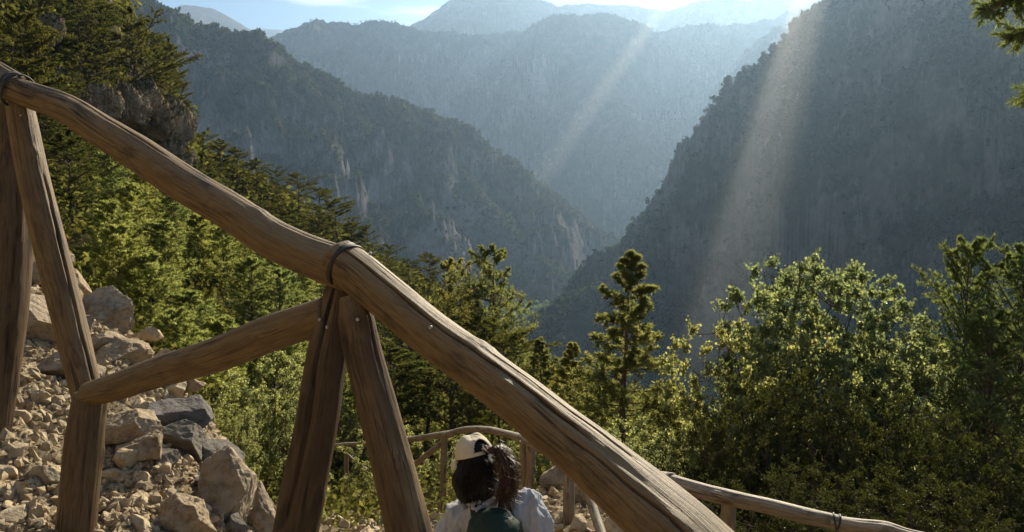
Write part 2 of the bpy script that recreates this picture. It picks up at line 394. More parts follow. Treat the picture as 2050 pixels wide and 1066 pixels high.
# ------------------------------------------------------------ log railings
def wood_material(name, light, dark, red, grey):
    m, ns, ls = mat(name)
    at = node(ns, 'ShaderNodeAttribute', attribute_name='gr')
    def tex(scale, vec, det=6, ro=0.6, typ='ShaderNodeTexNoise'):
        mp = node(ns, 'ShaderNodeMapping'); mp.inputs['Scale'].default_value = vec; ls.new(at.outputs['Vector'], mp.inputs[0])
        n = node(ns, typ); n.inputs['Scale'].default_value = scale; n.inputs['Detail'].default_value = det; n.inputs['Roughness'].default_value = ro
        n.inputs['Distortion'].default_value = 0.35
        ls.new(mp.outputs[0], n.inputs['Vector']); return n.outputs[0]
    grain = tex(1.0, (170, 170, 4)); fine = tex(1.0, (480, 480, 14), 4); patch = tex(1.0, (14, 14, 4.5), 5); blot = tex(1.0, (7, 7, 2.2), 3)
    c = ramp(ns, [(0.30, dark), (0.47, light), (0.75, tuple(min(1, v * 1.25) for v in light))]); ls.new(grain, c.inputs[0])
    pr = ramp(ns, [(0.42, (0, 0, 0)), (0.66, (1, 1, 1))]); ls.new(patch, pr.inputs[0])
    c1 = mix(ns, ls, pr.outputs[0], c.outputs[0], red)
    br = ramp(ns, [(0.45, (0, 0, 0)), (0.70, (1, 1, 1))]); ls.new(blot, br.inputs[0])
    geo = node(ns, 'ShaderNodeNewGeometry'); sep = node(ns, 'ShaderNodeSeparateXYZ'); ls.new(geo.outputs['Normal'], sep.inputs[0])
    up = node(ns, 'ShaderNodeMath', operation='MULTIPLY_ADD'); ls.new(sep.outputs[2], up.inputs[0]); up.inputs[1].default_value = 0.7; ls.new(blot, up.inputs[2])
    ur = ramp(ns, [(0.62, (0, 0, 0)), (1.15, (0.8, 0.8, 0.8))]); ls.new(up.outputs[0], ur.inputs[0])
    c2 = mix(ns, ls, ur.outputs[0], c1, grey)
    fr = ramp(ns, [(0.33, (0.30, 0.27, 0.24)), (0.47, (1, 1, 1))]); ls.new(fine, fr.inputs[0])
    c3 = mix(ns, ls, 0.75, c2, fr.outputs[0], 'MULTIPLY')
    gr2 = ramp(ns, [(0.36, (0.22, 0.19, 0.16)), (0.48, (1, 1, 1))]); ls.new(patch, gr2.inputs[0])
    c4 = mix(ns, ls, 0.75, c3, gr2.outputs[0], 'MULTIPLY')
    # knots: dark rings where branches were
    mk = node(ns, 'ShaderNodeMapping'); mk.inputs['Scale'].default_value = (9, 9, 3.2); ls.new(at.outputs['Vector'], mk.inputs[0])
    vk = node(ns, 'ShaderNodeTexVoronoi'); vk.inputs['Scale'].default_value = 1.0; ls.new(mk.outputs[0], vk.inputs['Vector'])
    kr = ramp(ns, [(0.0, (0.12, 0.09, 0.07)), (0.07, (0.30, 0.24, 0.18)), (0.10, (0.75, 0.7, 0.65)), (0.13, (0.5, 0.45, 0.4)), (0.18, (1, 1, 1))]); ls.new(vk.outputs['Distance'], kr.inputs[0])
    c4 = mix(ns, ls, 0.9, c4, kr.outputs[0], 'MULTIPLY')
    # fine drying checks running along the log
    chk = tex(1.0, (26, 26, 0.9), 3, 0.5)
    ck = ramp(ns, [(0.470, (1, 1, 1)), (0.494, (0.10, 0.07, 0.05)), (0.506, (0.10, 0.07, 0.05)), (0.530, (1, 1, 1))]); ls.new(chk, ck.inputs[0])
    gate = ramp(ns, [(0.50, (0, 0, 0)), (0.58, (0.9, 0.9, 0.9))]); ls.new(blot, gate.inputs[0])
    c4 = mix(ns, ls, gate.outputs[0], c4, mix(ns, ls, 1.0, c4, ck.outputs[0], 'MULTIPLY'))
    b1 = node(ns, 'ShaderNodeBump'); b1.inputs['Strength'].default_value = 0.8; b1.inputs['Distance'].default_value = 0.006; ls.new(grain, b1.inputs['Height'])
    b2 = node(ns, 'ShaderNodeBump'); b2.inputs['Strength'].default_value = 0.6; b2.inputs['Distance'].default_value = 0.002; ls.new(fine, b2.inputs['Height']); ls.new(b1.outputs[0], b2.inputs['Normal'])
    bs = node(ns, 'ShaderNodeBsdfPrincipled'); bs.inputs['Roughness'].default_value = 0.62
    bs.inputs['Specular IOR Level'].default_value = 0.35
    ls.new(c4, bs.inputs['Base Color']); ls.new(b2.outputs[0], bs.inputs['Normal'])
    o = node(ns, 'ShaderNodeOutputMaterial'); ls.new(bs.outputs[0], o.inputs[0])
    return m
M_wood = wood_material('weathered_wood', (0.19, 0.118, 0.046), (0.038, 0.022, 0.009), (0.105, 0.060, 0.023), (0.215, 0.150, 0.075))
M_wood_dark = wood_material('dark_wood', (0.130, 0.080, 0.036), (0.036, 0.022, 0.011), (0.085, 0.048, 0.021), (0.30, 0.21, 0.11))
M_wood_deep = wood_material('deep_brown_wood', (0.090, 0.052, 0.023), (0.025, 0.014, 0.007), (0.06, 0.032, 0.014), (0.20, 0.135, 0.07))
M_wood_grey = wood_material('grey_wood', (0.21, 0.155, 0.10), (0.07, 0.05, 0.032), (0.14, 0.10, 0.06), (0.40, 0.33, 0.24))
def plain(name, col, rough=0.8, bump=0, scale=60, var=0.25):
    m, ns, ls = mat(name)
    tcn = node(ns, 'ShaderNodeTexCoord'); n = node(ns, 'ShaderNodeTexNoise'); n.inputs['Scale'].default_value = scale; n.inputs['Detail'].default_value = 5
    ls.new(tcn.outputs['Object'], n.inputs['Vector'])
    r = ramp(ns, [(0.3, tuple(v * (1 - var) for v in col)), (0.7, tuple(min(1, v * (1 + var)) for v in col))]); ls.new(n.outputs[0], r.inputs[0])
    bs = node(ns, 'ShaderNodeBsdfPrincipled'); bs.inputs['Roughness'].default_value = rough
    ls.new(r.outputs[0], bs.inputs['Base Color'])
    if bump:
        b = node(ns, 'ShaderNodeBump'); b.inputs['Strength'].default_value = 0.8; b.inputs['Distance'].default_value = bump
        ls.new(n.outputs[0], b.inputs['Height']); ls.new(b.outputs[0], bs.inputs['Normal'])
    o = node(ns, 'ShaderNodeOutputMaterial'); ls.new(bs.outputs[0], o.inputs[0])
    return m
M_wire = plain('black_strap', (0.018, 0.014, 0.012), 0.6, 0.001, 120)
M_nail = plain('steel_nail', (0.35, 0.33, 0.30), 0.4)

def spline(pts, rads, n):
    pts = np.array(pts, float); rads = np.array(rads, float)
    d = np.concatenate([[0], np.cumsum(np.linalg.norm(np.diff(pts, axis=0), axis=1))])
    s = np.linspace(0, d[-1], n)
    if len(pts) > 2:
        tan = np.gradient(pts, d, axis=0)
    else:
        tan = np.repeat([(pts[1] - pts[0]) / d[-1]], 2, 0)
    k = np.clip(np.searchsorted(d, s, side='right') - 1, 0, len(pts) - 2)
    h = (d[k + 1] - d[k]); t = (s - d[k]) / h
    h00 = 2 * t ** 3 - 3 * t ** 2 + 1; h10 = t ** 3 - 2 * t ** 2 + t; h01 = -2 * t ** 3 + 3 * t ** 2; h11 = t ** 3 - t ** 2
    c = h00[:, None] * pts[k] + (h10 * h)[:, None] * tan[k] + h01[:, None] * pts[k + 1] + (h11 * h)[:, None] * tan[k + 1]
    r = np.interp(s, d, rads)
    return c, r, s

def make_log(name, pts, rads, m, parent=None, seed=1, cracks=(), knots=0, rings=None, seg=80, rough=0.05, bend=0.0, facet=0.03):
    L = sum(math.dist(a, b) for a, b in zip(pts[:-1], pts[1:]))
    rings = rings or int(max(30, L / 0.011))
    c, r, s = spline(pts, rads, rings)
    rs = np.random.default_rng(seed)
    T = np.gradient(c, axis=0); T /= np.linalg.norm(T, axis=1)[:, None]
    view = -c / np.linalg.norm(c, axis=1)[:, None]
    N0 = view - (view * T).sum(1)[:, None] * T; N0 /= np.linalg.norm(N0, axis=1)[:, None]
    N1 = np.cross(T, N0)
    if (N1[:, 2].mean() < 0 and abs(T[:, 2].mean()) < 0.8) or (abs(T[:, 2].mean()) >= 0.8 and N1[:, 0].mean() < 0): N1 = -N1
    a = np.linspace(0, 2 * np.pi, seg, endpoint=False)
    S, A = np.meshgrid(s, a, indexing='ij')
    rr = np.repeat(r[:, None], seg, 1)
    q = np.stack([np.cos(A) * 1.0, np.sin(A) * 1.0, S * 2.2], -1).reshape(-1, 3) + seed * 3.1
    dis = f3(q, 3).reshape(S.shape) * rough
    q2 = np.stack([np.cos(A) * 3.5, np.sin(A) * 3.5, S * 1.1], -1).reshape(-1, 3) + seed
    dis += f3(q2, 3).reshape(S.shape) * facet * 0.8
    q3 = np.stack([np.cos(A) * 11, np.sin(A) * 11, S * 0.9], -1).reshape(-1, 3) + seed
    dis += f3(q3, 2).reshape(S.shape) * 0.010
    rr = rr * (1 + dis)
    for (deg, t0, t1, wdt, dep) in cracks:
        x = s / L
        pr = np.clip((x - t0) / 0.06, 0, 1) * np.clip((t1 - x) / 0.06, 0, 1)
        ph = np.radians(deg) + 0.20 * n2(s * 1.7 + seed * 5 + deg, s * 0 + deg) + 0.05 * n2(s * 9 + deg, s * 0 + 2.0)
        dph = (A - ph[:, None] + np.pi) % (2 * np.pi) - np.pi
        w = wdt * (0.62 if seg > 150 else 1.0) * (0.55 + 0.7 * np.abs(n2(s * 3 + deg, s * 0 + 5.5)))[:, None]
        rr -= dep * pr[:, None] * np.exp(-(dph * rr / w) ** 2)
    for k in range(knots):
        ks = rs.uniform(0.08, 0.92) * L; ka = rs.uniform(-0.9, 1.6)
        dph = (A - ka + np.pi) % (2 * np.pi) - np.pi
        d2 = ((S - ks) / 0.028) ** 2 + (dph * rr / 0.020) ** 2
        rr += 0.007 * np.exp(-d2) - 0.006 * np.exp(-d2 * 7)
    V = c[:, None, :] + rr[..., None] * (np.cos(A)[..., None] * N0[:, None, :] + np.sin(A)[..., None] * N1[:, None, :])
    V = V.reshape(-1, 3)
    gr = np.stack([np.cos(A) * rr, np.sin(A) * rr, S + seed * 7.3], -1).reshape(-1, 3)
    i, j = np.meshgrid(np.arange(rings - 1), np.arange(seg), indexing='ij'); j2 = (j + 1) % seg
    F = np.stack([i * seg + j, i * seg + j2, (i + 1) * seg + j2, (i + 1) * seg + j], -1).reshape(-1, 4)
    # sawn, slightly rounded ends
    Vs = [V]; gs = [gr]; Fs = [F]; nb = len(V); tri = []
    for end, sg in ((0, -1), (rings - 1, 1)):
        ring0 = np.arange(seg) + end * seg
        prev = ring0
        for (f, o) in ((0.90, 0.12), (0.5, 0.17)):
            nv = c[end] + (V[ring0] - c[end]) * f + T[end] * sg * r[end] * o
            Vs.append(nv); gs.append(gr[ring0] * np.array([f, f, 1]) + np.array([0, 0, sg * 0.01 * (1 - f)]))
            cur = np.arange(seg) + nb; nb += seg
            jn = (np.arange(seg) + 1) % seg
            q = np.stack([prev, prev[jn], cur[jn], cur], 1)
            Fs.append(q if sg > 0 else q[:, ::-1]); prev = cur
        Vs.append([c[end] + T[end] * sg * r[end] * 0.18]); gs.append([[0, 0, gr[ring0[0], 2]]])
        q = np.stack([prev, prev[jn], np.full(seg, nb)], 1); tri.append(q if sg > 0 else q[:, ::-1]); nb += 1
    V = np.concatenate(Vs); gr = np.concatenate(gs)
    base = np.array(pts[0])
    me = mesh_np(name, V, Fs + tri, smooth=True)
    bm = bmesh.new(); bm.from_mesh(me); bmesh.ops.recalc_face_normals(bm, faces=bm.faces); bm.to_mesh(me); bm.free()
    add_attr(me, 'gr', gr)
    return link(name, me, m, parent)

def ring_tie(name, c, axis, rx, tube, parent, m=M_wire, squash=1.0, wob=0.06, turns=1, seed=0):
    """a strap wound round a joint"""
    ax = Vector(axis).normalized(); v = (-Vector(c)).normalized()
    a0 = (v - v.dot(ax) * ax).normalized(); a1 = ax.cross(a0)
    V = []; F = []
    n = 64; k = 8
    for t in range(turns):
        b = len(V)
        for i in range(n):
            th = 2 * math.pi * i / n
            rad_ = rx * (1 + wob * math.sin(2 * th + seed + t) * 0.5)
            cc = Vector(c) + rad_ * (math.cos(th) * a0 + math.sin(th) * squash * a1) + ax * (0.010 * t * 1.1 + 0.012 * math.sin(th * 1 + seed + t * 2))
            er = (math.cos(th) * a0 + math.sin(th) * a1)
            for j in range(k):
                ph = 2 * math.pi * j / k
                V.append(cc + tube * (math.cos(ph) * er * 0.7 + math.sin(ph) * ax * 1.2))
        for i in range(n):
            for j in range(k):
                F.append((b + i * k + j, b + ((i + 1) % n) * k + j, b + ((i + 1) % n) * k + (j + 1) % k, b + i * k + (j + 1) % k))
    me = mesh_np(name, np.array([tuple(x) for x in V]), np.array(F), True)
    return link(name, me, m, parent)

def px_log(name, data, diam_px_to_d=None, **kw):
    """data: (px, py, depth, width in photograph pixels)"""
    pts = [P(a, b, d) for a, b, d, w in data]
    rads = [w * d / FPX / 2 for a, b, d, w in data]
    return make_log(name, pts, rads, **kw)

root = empty('log_railing', (0, 2.2, -1.8))
tag(root, 'thick weathered log railing crossing the whole foreground, bound with black straps', 'railing')
def child(o): o.parent = root; o.matrix_parent_inverse = Matrix.Translation((0, -2.2, 1.8)); return o
child(px_log('rail', [(-330, 90, 3.5, 56), (-150, 108, 3.35, 60), (-40, 140, 3.22, 64), (32, 180, 3.12, 62)], m=M_wood, seed=3, cracks=[(60, 0.1, 1.1, .004, .01)], knots=1))
o = child(px_log('rail', [(22, 177, 3.10, 50), (70, 194, 3.06, 54), (130, 216, 3.0, 57), (200, 260, 2.92, 64), (270, 304, 2.86, 70), (360, 364, 2.75, 74), (462, 424, 2.62, 76), (555, 484, 2.5, 80), (630, 517, 2.41, 86), (700, 541, 2.33, 90)], m=M_wood, seed=5,
      cracks=[(52, 0.06, 0.50, .0045, .012), (62, 0.5, 1.1, .003, .008), (5, 0.3, 0.62, .0022, .004), (-25, 0.55, 0.9, .002, .004), (20, .0, .2, .0022, .005)], knots=3, seg=170)); o['label'] = 'upper sunlit length of the top rail'
o = child(px_log('rail', [(676, 518, 2.335, 84), (722, 553, 2.29, 88), (775, 597, 2.24, 90), (860, 667, 2.15, 94), (946, 729, 2.05, 98), (1050, 807, 1.93, 104), (1125, 868, 1.84, 112), (1185, 916, 1.76, 122), (1245, 968, 1.68, 134), (1310, 1026, 1.60, 148), (1375, 1085, 1.52, 160), (1470, 1180, 1.42, 176), (1620, 1340, 1.3, 195)], m=M_wood, seed=8,
      cracks=[(28, 0.0, 0.64, .0045, .020), (56, 0.36, 0.70, .0035, .010), (-20, 0.30, 0.7, .0025, .005), (5, 0.55, 0.9, .0035, .010), (66, 0.02, 0.22, .003, .006)], knots=4, seg=220)); o['label'] = 'thick near length of the top rail with a long split'
c0 = P(28, 180, 3.1); ax = np.array(P(70, 194, 3.06)) - np.array(P(22, 177, 3.1))
child(ring_tie('binding', c0, ax, 0.066, 0.0055, None, turns=3))
c1 = np.array(P(688, 530, 2.33)); ax = np.array(P(770, 592, 2.25)) - np.array(P(600, 500, 2.42))
child(ring_tie('binding', c1, ax, 0.0690, 0.005, None, turns=2, seed=1.1))
# posts and brace
child(px_log('post', [(38, 205, 3.12, 48), (62, 330, 3.08, 56), (97, 480, 3.03, 62), (133, 620, 2.98, 62), (176, 800, 2.9, 58)], m=M_wood, seed=11, cracks=[(35, 0.25, 1.0, .005, .016), (-30, 0.0, .5, .003, .006)], knots=2))
child(px_log('post', [(182, 790, 2.86, 66), (170, 880, 2.84, 74), (160, 980, 2.82, 76), (150, 1080, 2.8, 78), (138, 1200, 2.78, 80)], m=M_wood_dark, seed=12, cracks=[(5, 0.05, 0.9, .003, .007), (-40, 0.4, 1, .003, .006)], knots=1))
child(px_log('post', [(12, 210, 3.30, 62), (14, 330, 3.30, 84), (14, 480, 3.28, 92), (4, 640, 3.26, 90), (-8, 780, 3.25, 76), (-22, 900, 3.24, 70)], m=M_wood_dark, seed=13, cracks=[(20, 0.1, 0.9, .004, .012)], knots=2))
child(px_log('brace', [(176, 789, 2.84, 48), (198, 784, 2.82, 52), (312, 747, 2.74, 62), (437, 709, 2.62, 70), (531, 672, 2.53, 74), (660, 628, 2.40, 74)], m=M_wood, seed=14, cracks=[(40, 0.2, 0.8, .002, .004)], knots=1, facet=0.05))
child(px_log('post', [(690, 560, 2.40, 64), (678, 610, 2.40, 72), (658, 700, 2.38, 80), (632, 860, 2.35, 86), (604, 1000, 2.33, 92), (586, 1100, 2.32, 96), (566, 1220, 2.3, 98)], m=M_wood_deep, seed=15, cracks=[(-28, 0.0, 0.75, .006, .02), (10, 0.55, 1, .004, .012)], knots=2))
child(px_log('post', [(704, 596, 2.30, 50), (712, 635, 2.29, 70), (725, 700, 2.28, 76), (752, 800, 2.26, 80), (783, 920, 2.24, 86), (812, 1040, 2.22, 94), (845, 1180, 2.2, 98)], m=M_wood_dark, seed=16, cracks=[(-38, 0.05, 0.9, .004, .01), (48, 0.02, 0.28, .004, .009)], knots=2))
for (a, b, d) in ((741, 508, 2.24), (862, 656, 2.08), (640, 640, 2.345), (655, 655, 2.335), (190, 788, 2.79), (207, 778, 2.775), (716, 640, 2.235), (42, 232, 3.07)):
    v = np.array(P(a, b, d)); nn = -v / np.linalg.norm(v)
    bm = bmesh.new(); bmesh.ops.create_uvsphere(bm, u_segments=12, v_segments=8, radius=0.0055)
    me = bpy.data.meshes.new('nail'); bm.to_mesh(me); bm.free()
    for vt in me.vertices: vt.co = vt.co * 1.0 + Vector(v)
    child(link('nail', me, M_nail))

# the farther railing on the outer edge of the lower path
root = empty('path_railing', (0.4, 7.5, -3.8)); off = Matrix.Translation((-0.4, -7.5, 3.8))
tag(root, 'thin grey log railing curving round the path bend beyond the person', 'railing')
def child(o): o.parent = root; o.matrix_parent_inverse = off; return o
kw = dict(m=M_wood_grey, seg=32)
child(px_log('rail', [(500, 945, 16, 9), (600, 915, 15, 9), (682, 892, 14, 10), (720, 890, 13.6, 10), (814, 881, 12.2, 11), (905, 868, 10.6, 15)], seed=21, **kw))
child(px_log('rail', [(890, 872, 10.7, 12), (925, 862, 10.2, 14), (962, 860, 9.6, 14), (1010, 868, 8.6, 15), (1062, 883, 7.7, 18)], seed=22, **kw))
child(px_log('rail', [(1050, 880, 7.8, 17), (1084, 898, 7.3, 19), (1130, 920, 6.6, 22), (1200, 945, 5.4, 26), (1290, 955, 4.4, 30), (1345, 962, 4.15, 31)], seed=23, **kw))
child(px_log('rail', [(1325, 957, 4.2, 27), (1400, 982, 4.05, 34), (1470, 999, 3.95, 33), (1545, 1015, 3.85, 32), (1620, 1034, 3.8, 34), (1680, 1047, 3.74, 33)], seed=24, m=M_wood_grey, seg=56, cracks=[(30, .1, .8, .003, .006)], knots=2))
child(px_log('rail', [(1664, 1046, 3.75, 30), (1720, 1055, 3.7, 33), (1775, 1062, 3.65, 36), (1815, 1073, 3.6, 30), (1900, 1092, 3.5, 33), (2100, 1140, 3.4, 34)], seed=25, m=M_wood_grey, seg=56, cracks=[(50, .1, .9, .003, .006)], knots=2))
c1 = P(1672, 1046, 3.75); ax = np.array(P(1720, 1055, 3.7)) - np.array(P(1620, 1034, 3.8))
child(ring_tie('binding', c1, ax, 0.0435, 0.004, None, turns=2))
child(px_log('post', [(693, 892, 14, 9), (693, 960, 14, 10), (694, 1040, 13.9, 11)], seed=26, **kw))
child(px_log('post', [(890, 872, 10.8, 13), (888, 950, 10.8, 14), (886, 1050, 10.7, 14)], seed=27, **kw))
child(px_log('post', [(1064, 885, 7.72, 17), (1062, 950, 7.72, 18), (1056, 1030, 7.7, 18)], seed=28, **kw))
child(px_log('post', [(1046, 884, 7.8, 14), (1050, 950, 7.8, 14), (1052, 1035, 7.8, 14)], seed=38, **kw))
child(px_log('post', [(1139, 922, 6.3, 22), (1139, 1000, 6.2, 24), (1139, 1100, 6.1, 25)], seed=29, **kw))
child(px_log('post', [(1160, 940, 6.0, 18), (1184, 1010, 5.7, 19), (1215, 1100, 5.3, 21)], seed=30, **kw))
child(px_log('post', [(1460, 1000, 4.0, 30), (1452, 1120, 4.0, 32), (1445, 1360, 4.0, 34)], seed=36, **kw))
child(px_log('post', [(2000, 1118, 3.48, 34), (2010, 1250, 3.48, 36), (2010, 1500, 3.48, 38)], seed=37, **kw))
child(px_log('brace', [(690, 905, 13.9, 5), (712, 925, 13.8, 6), (736, 942, 13.7, 6)], seed=31, **kw))
child(px_log('brace', [(826, 935, 11.4, 12), (850, 915, 11.1, 12), (886, 886, 10.85, 12)], seed=32, **kw))
child(px_log('brace', [(845, 1014, 11.5, 5), (872, 1008, 11.2, 5), (900, 1000, 10.9, 5)], seed=33, **kw))
child(px_log('brace', [(1075, 1020, 6.9, 7), (1105, 1028, 6.6, 8), (1135, 1040, 6.3, 8), (1165, 1055, 6.0, 8), (1200, 1076, 5.6, 8)], seed=34, **kw))
child(px_log('post', [(521, 938, 15.8, 11), (520, 980, 15.8, 12), (520, 1040, 15.8, 12)], seed=35, **kw))
# ------------------------------------------------------------ rocks
def rock_material(name, light, dark, warm, lichen=0.0):
    m, ns, ls = mat(name)
    tcn = node(ns, 'ShaderNodeTexCoord'); oi = node(ns, 'ShaderNodeObjectInfo')
    def tex(s, det=7, ro=0.65):
        n = node(ns, 'ShaderNodeTexNoise', noise_dimensions='4D'); n.inputs['Scale'].default_value = s; n.inputs['Detail'].default_value = det; n.inputs['Roughness'].default_value = ro
        w = node(ns, 'ShaderNodeMath', operation='MULTIPLY'); w.inputs[1].default_value = 30; ls.new(oi.outputs['Random'], w.inputs[0]); ls.new(w.outputs[0], n.inputs['W'])
        geo = node(ns, 'ShaderNodeNewGeometry'); ls.new(geo.outputs['Position'], n.inputs['Vector']); return n.outputs[0]
    a = tex(6); b = tex(28); c = tex(110, 4)
    r1 = ramp(ns, [(0.32, dark), (0.62, light)]); ls.new(a, r1.inputs[0])
    wr = ramp(ns, [(0.0, (0, 0, 0)), (1.0, (0.9, 0.9, 0.9))]); ls.new(oi.outputs['Random'], wr.inputs[0])
    c1 = mix(ns, ls, wr.outputs[0], r1.outputs[0], warm)
    r2 = ramp(ns, [(0.34, (0.55, 0.5, 0.45)), (0.52, (1, 1, 1)), (0.75, (1.15, 1.12, 1.05))]); ls.new(b, r2.inputs[0])
    c2 = mix(ns, ls, 0.9, c1, r2.outputs[0], 'MULTIPLY')
    b1 = node(ns, 'ShaderNodeBump'); b1.inputs['Strength'].default_value = 0.9; b1.inputs['Distance'].default_value = 0.02; ls.new(b, b1.inputs['Height'])
    b2 = node(ns, 'ShaderNodeBump'); b2.inputs['Strength'].default_value = 0.8; b2.inputs['Distance'].default_value = 0.004; ls.new(c, b2.inputs['Height']); ls.new(b1.outputs[0], b2.inputs['Normal'])
    bs = node(ns, 'ShaderNodeBsdfPrincipled'); bs.inputs['Roughness'].default_value = 0.85; bs.inputs['Specular IOR Level'].default_value = 0.2
    ls.new(c2, bs.inputs['Base Color']); ls.new(b2.outputs[0], bs.inputs['Normal'])
    o = node(ns, 'ShaderNodeOutputMaterial'); ls.new(bs.outputs[0], o.inputs[0])
    return m
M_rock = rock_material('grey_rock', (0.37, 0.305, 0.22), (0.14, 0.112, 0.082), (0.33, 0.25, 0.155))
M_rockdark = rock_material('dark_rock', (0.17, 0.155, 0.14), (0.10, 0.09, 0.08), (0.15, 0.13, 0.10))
M_stone = rock_material('pale_stone', (0.50, 0.42, 0.30), (0.28, 0.22, 0.14), (0.46, 0.35, 0.21))
M_gravel = rock_material('gravel', (0.46, 0.37, 0.235), (0.18, 0.13, 0.08), (0.40, 0.29, 0.165))

def unitv(v): return v / (np.linalg.norm(v, axis=-1, keepdims=True) + 1e-9)
M_cliff = land_material('cliff_rock', (0.58, 0.46, 0.32), (0.26, 0.19, 0.12), (0.16, 0.12, 0.06), (0.07, 0.08, 0.03), 0.32, 0.5, 1.0, 0.3)
def rock_mesh(name, seed, sub=4, cuts=11, rough=0.05, depth=(0.55, 0.9)):
    rs = np.random.default_rng(seed)
    bm = bmesh.new(); bmesh.ops.create_icosphere(bm, subdivisions=sub, radius=1)
    v = np.array([x.co[:] for x in bm.verts])
    for k in range(cuts):
        n = rs.normal(size=3); n /= np.linalg.norm(n)
        d = rs.uniform(*depth)
        over = np.maximum(0, v @ n - d)
        v -= over[:, None] * n * 1.0
    v += (v / np.linalg.norm(v, axis=1)[:, None]) * (f3(v * 1.3 + seed, 4, 0.55) * rough * 1.6)[:, None]
    if sub > 3:
        v += (v / np.linalg.norm(v, axis=1)[:, None]) * (-np.abs(f3(v * 3.1 + seed * 2, 4, 0.6)) * rough)[:, None]
    for x, c in zip(bm.verts, v): x.co = c
    me = bpy.data.meshes.new(name); bm.to_mesh(me); bm.free()
    me.polygons.foreach_set('use_smooth', np.full(len(me.polygons), sub > 3))
    return me

def bank_pt(px, py):
    """first point of the land seen at this pixel"""
    d = 2.2
    while d < 20:
        x, y, z = P(px, py, d)
        if Hs(x, y) >= z: return x, y, Hs(x, y), d
        d *= 1.012
    return None

# boulders on the bank: px, py (centre), depth, width px, height px, seed, dark, label
BOULD = [
    (85, 640, 4.7, 100, 110, 1, 0, 'brown shaded boulder high on the bank between the two left posts', 10),
    (212, 622, 4.9, 115, 85, 2, 0, 'grey angular boulder at the top edge of the bank, right of the slanted post', -12),
    (255, 703, 4.6, 125, 65, 3, 0, 'pale flat topped boulder on the edge just above the brace', 6),
    (147, 560, 5.6, 60, 70, 4, 0, 'small grey boulder on the skyline of the bank behind the slanted post', 0),
    (60, 545, 6.2, 80, 60, 5, 0, 'shaded rock at the highest visible end of the bank', 0),
    (125, 730, 4.3, 110, 70, 6, 0, 'tan buried boulder behind the slanted post', 0),
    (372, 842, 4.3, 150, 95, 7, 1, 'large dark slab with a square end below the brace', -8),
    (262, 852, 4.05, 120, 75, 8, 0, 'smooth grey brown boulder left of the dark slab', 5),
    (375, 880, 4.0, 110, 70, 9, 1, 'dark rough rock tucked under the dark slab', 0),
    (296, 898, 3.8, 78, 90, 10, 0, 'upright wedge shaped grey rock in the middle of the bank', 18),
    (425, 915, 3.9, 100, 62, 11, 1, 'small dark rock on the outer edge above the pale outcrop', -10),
    (455, 990, 3.6, 130, 140, 12, 0, 'large cracked pale outcrop at the lower edge of the bank', 0),
    (375, 1030, 3.25, 130, 115, 13, 0, 'big rounded pale boulder at the bottom of the bank', 0),
    (522, 1030, 3.5, 80, 120, 14, 0, 'grey brown craggy rock at the outermost lower end of the bank', 12),
    (252, 925, 3.55, 62, 50, 15, 2, 'yellowish rounded rock beside the lower post', 0),
    (95, 955, 3.35, 58, 52, 16, 2, 'tan squarish rock among the stones left of the lower post', 20),
    (200, 690, 4.5, 90, 50, 17, 0, 'brown flat rock just right of the slanted post above the brace end', 0),
    (350, 790, 4.5, 60, 35, 18, 2, 'small pale rock lying above the dark slab', 0),
    (340, 765, 4.7, 100, 60, 19, 0, 'tan rough rock half under the brace', 0),
    (160, 655, 5.0, 60, 60, 20, 0, 'brown stone wedged against the slanted post', 0),
    (150, 600, 5.3, 50, 40, 31, 0, 'grey stone on the skyline of the bank left of the angular boulder', 0),
    (298, 668, 4.9, 55, 34, 32, 2, 'small tan rock on the edge between the angular and the flat topped boulder', 0),
    (330, 715, 4.7, 60, 36, 33, 2, 'small tan rock on the outer edge just above the brace', 0),
    (385, 775, 4.6, 60, 36, 34, 0, 'grey rock on the outer edge under the brace', 0),
    (465, 925, 3.9, 60, 44, 35, 0, 'grey rock on the outer edge above the cracked pale outcrop', 0),
    (35, 900, 3.4, 50, 40, 36, 2, 'tan rock at the foot of the leftmost post', 0),
    (290, 960, 3.4, 44, 36, 37, 2, 'pale rock between the yellowish rock and the big rounded boulder', 0),
    (240, 1010, 3.2, 50, 40, 38, 2, 'pale rock close to the right of the lower post', 0),
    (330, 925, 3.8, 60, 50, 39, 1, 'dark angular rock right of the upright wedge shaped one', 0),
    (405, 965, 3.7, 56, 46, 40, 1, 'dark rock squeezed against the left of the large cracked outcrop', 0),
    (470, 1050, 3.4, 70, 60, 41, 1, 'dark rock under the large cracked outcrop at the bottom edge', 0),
    (85, 508, 6.3, 70, 50, 42, 0, 'brown rock at the very top of the bank between the left posts', 0),
    (130, 520, 6.0, 50, 46, 43, 0, 'small grey rock on the skyline showing left of the slanted post', 0),
    (690, 1012, 12.3, 48, 34, 21, 0, 'grey boulder at the foot of the far left post of the path railing', 0),
    (740, 1062, 10.0, 60, 30, 22, 2, 'flat pale rock on the lower path between the two centre posts', 0),
    (1108, 952, 8.3, 70, 80, 23, 0, 'brown craggy rock face right of the person', 0),
    (1165, 990, 8.0, 80, 70, 24, 0, 'brown jagged rock behind the railing posts right of the person', 0),
    (1230, 1050, 6.4, 70, 50, 25, 2, 'reddish tan rock under the lower end of the thick rail', 0),
]
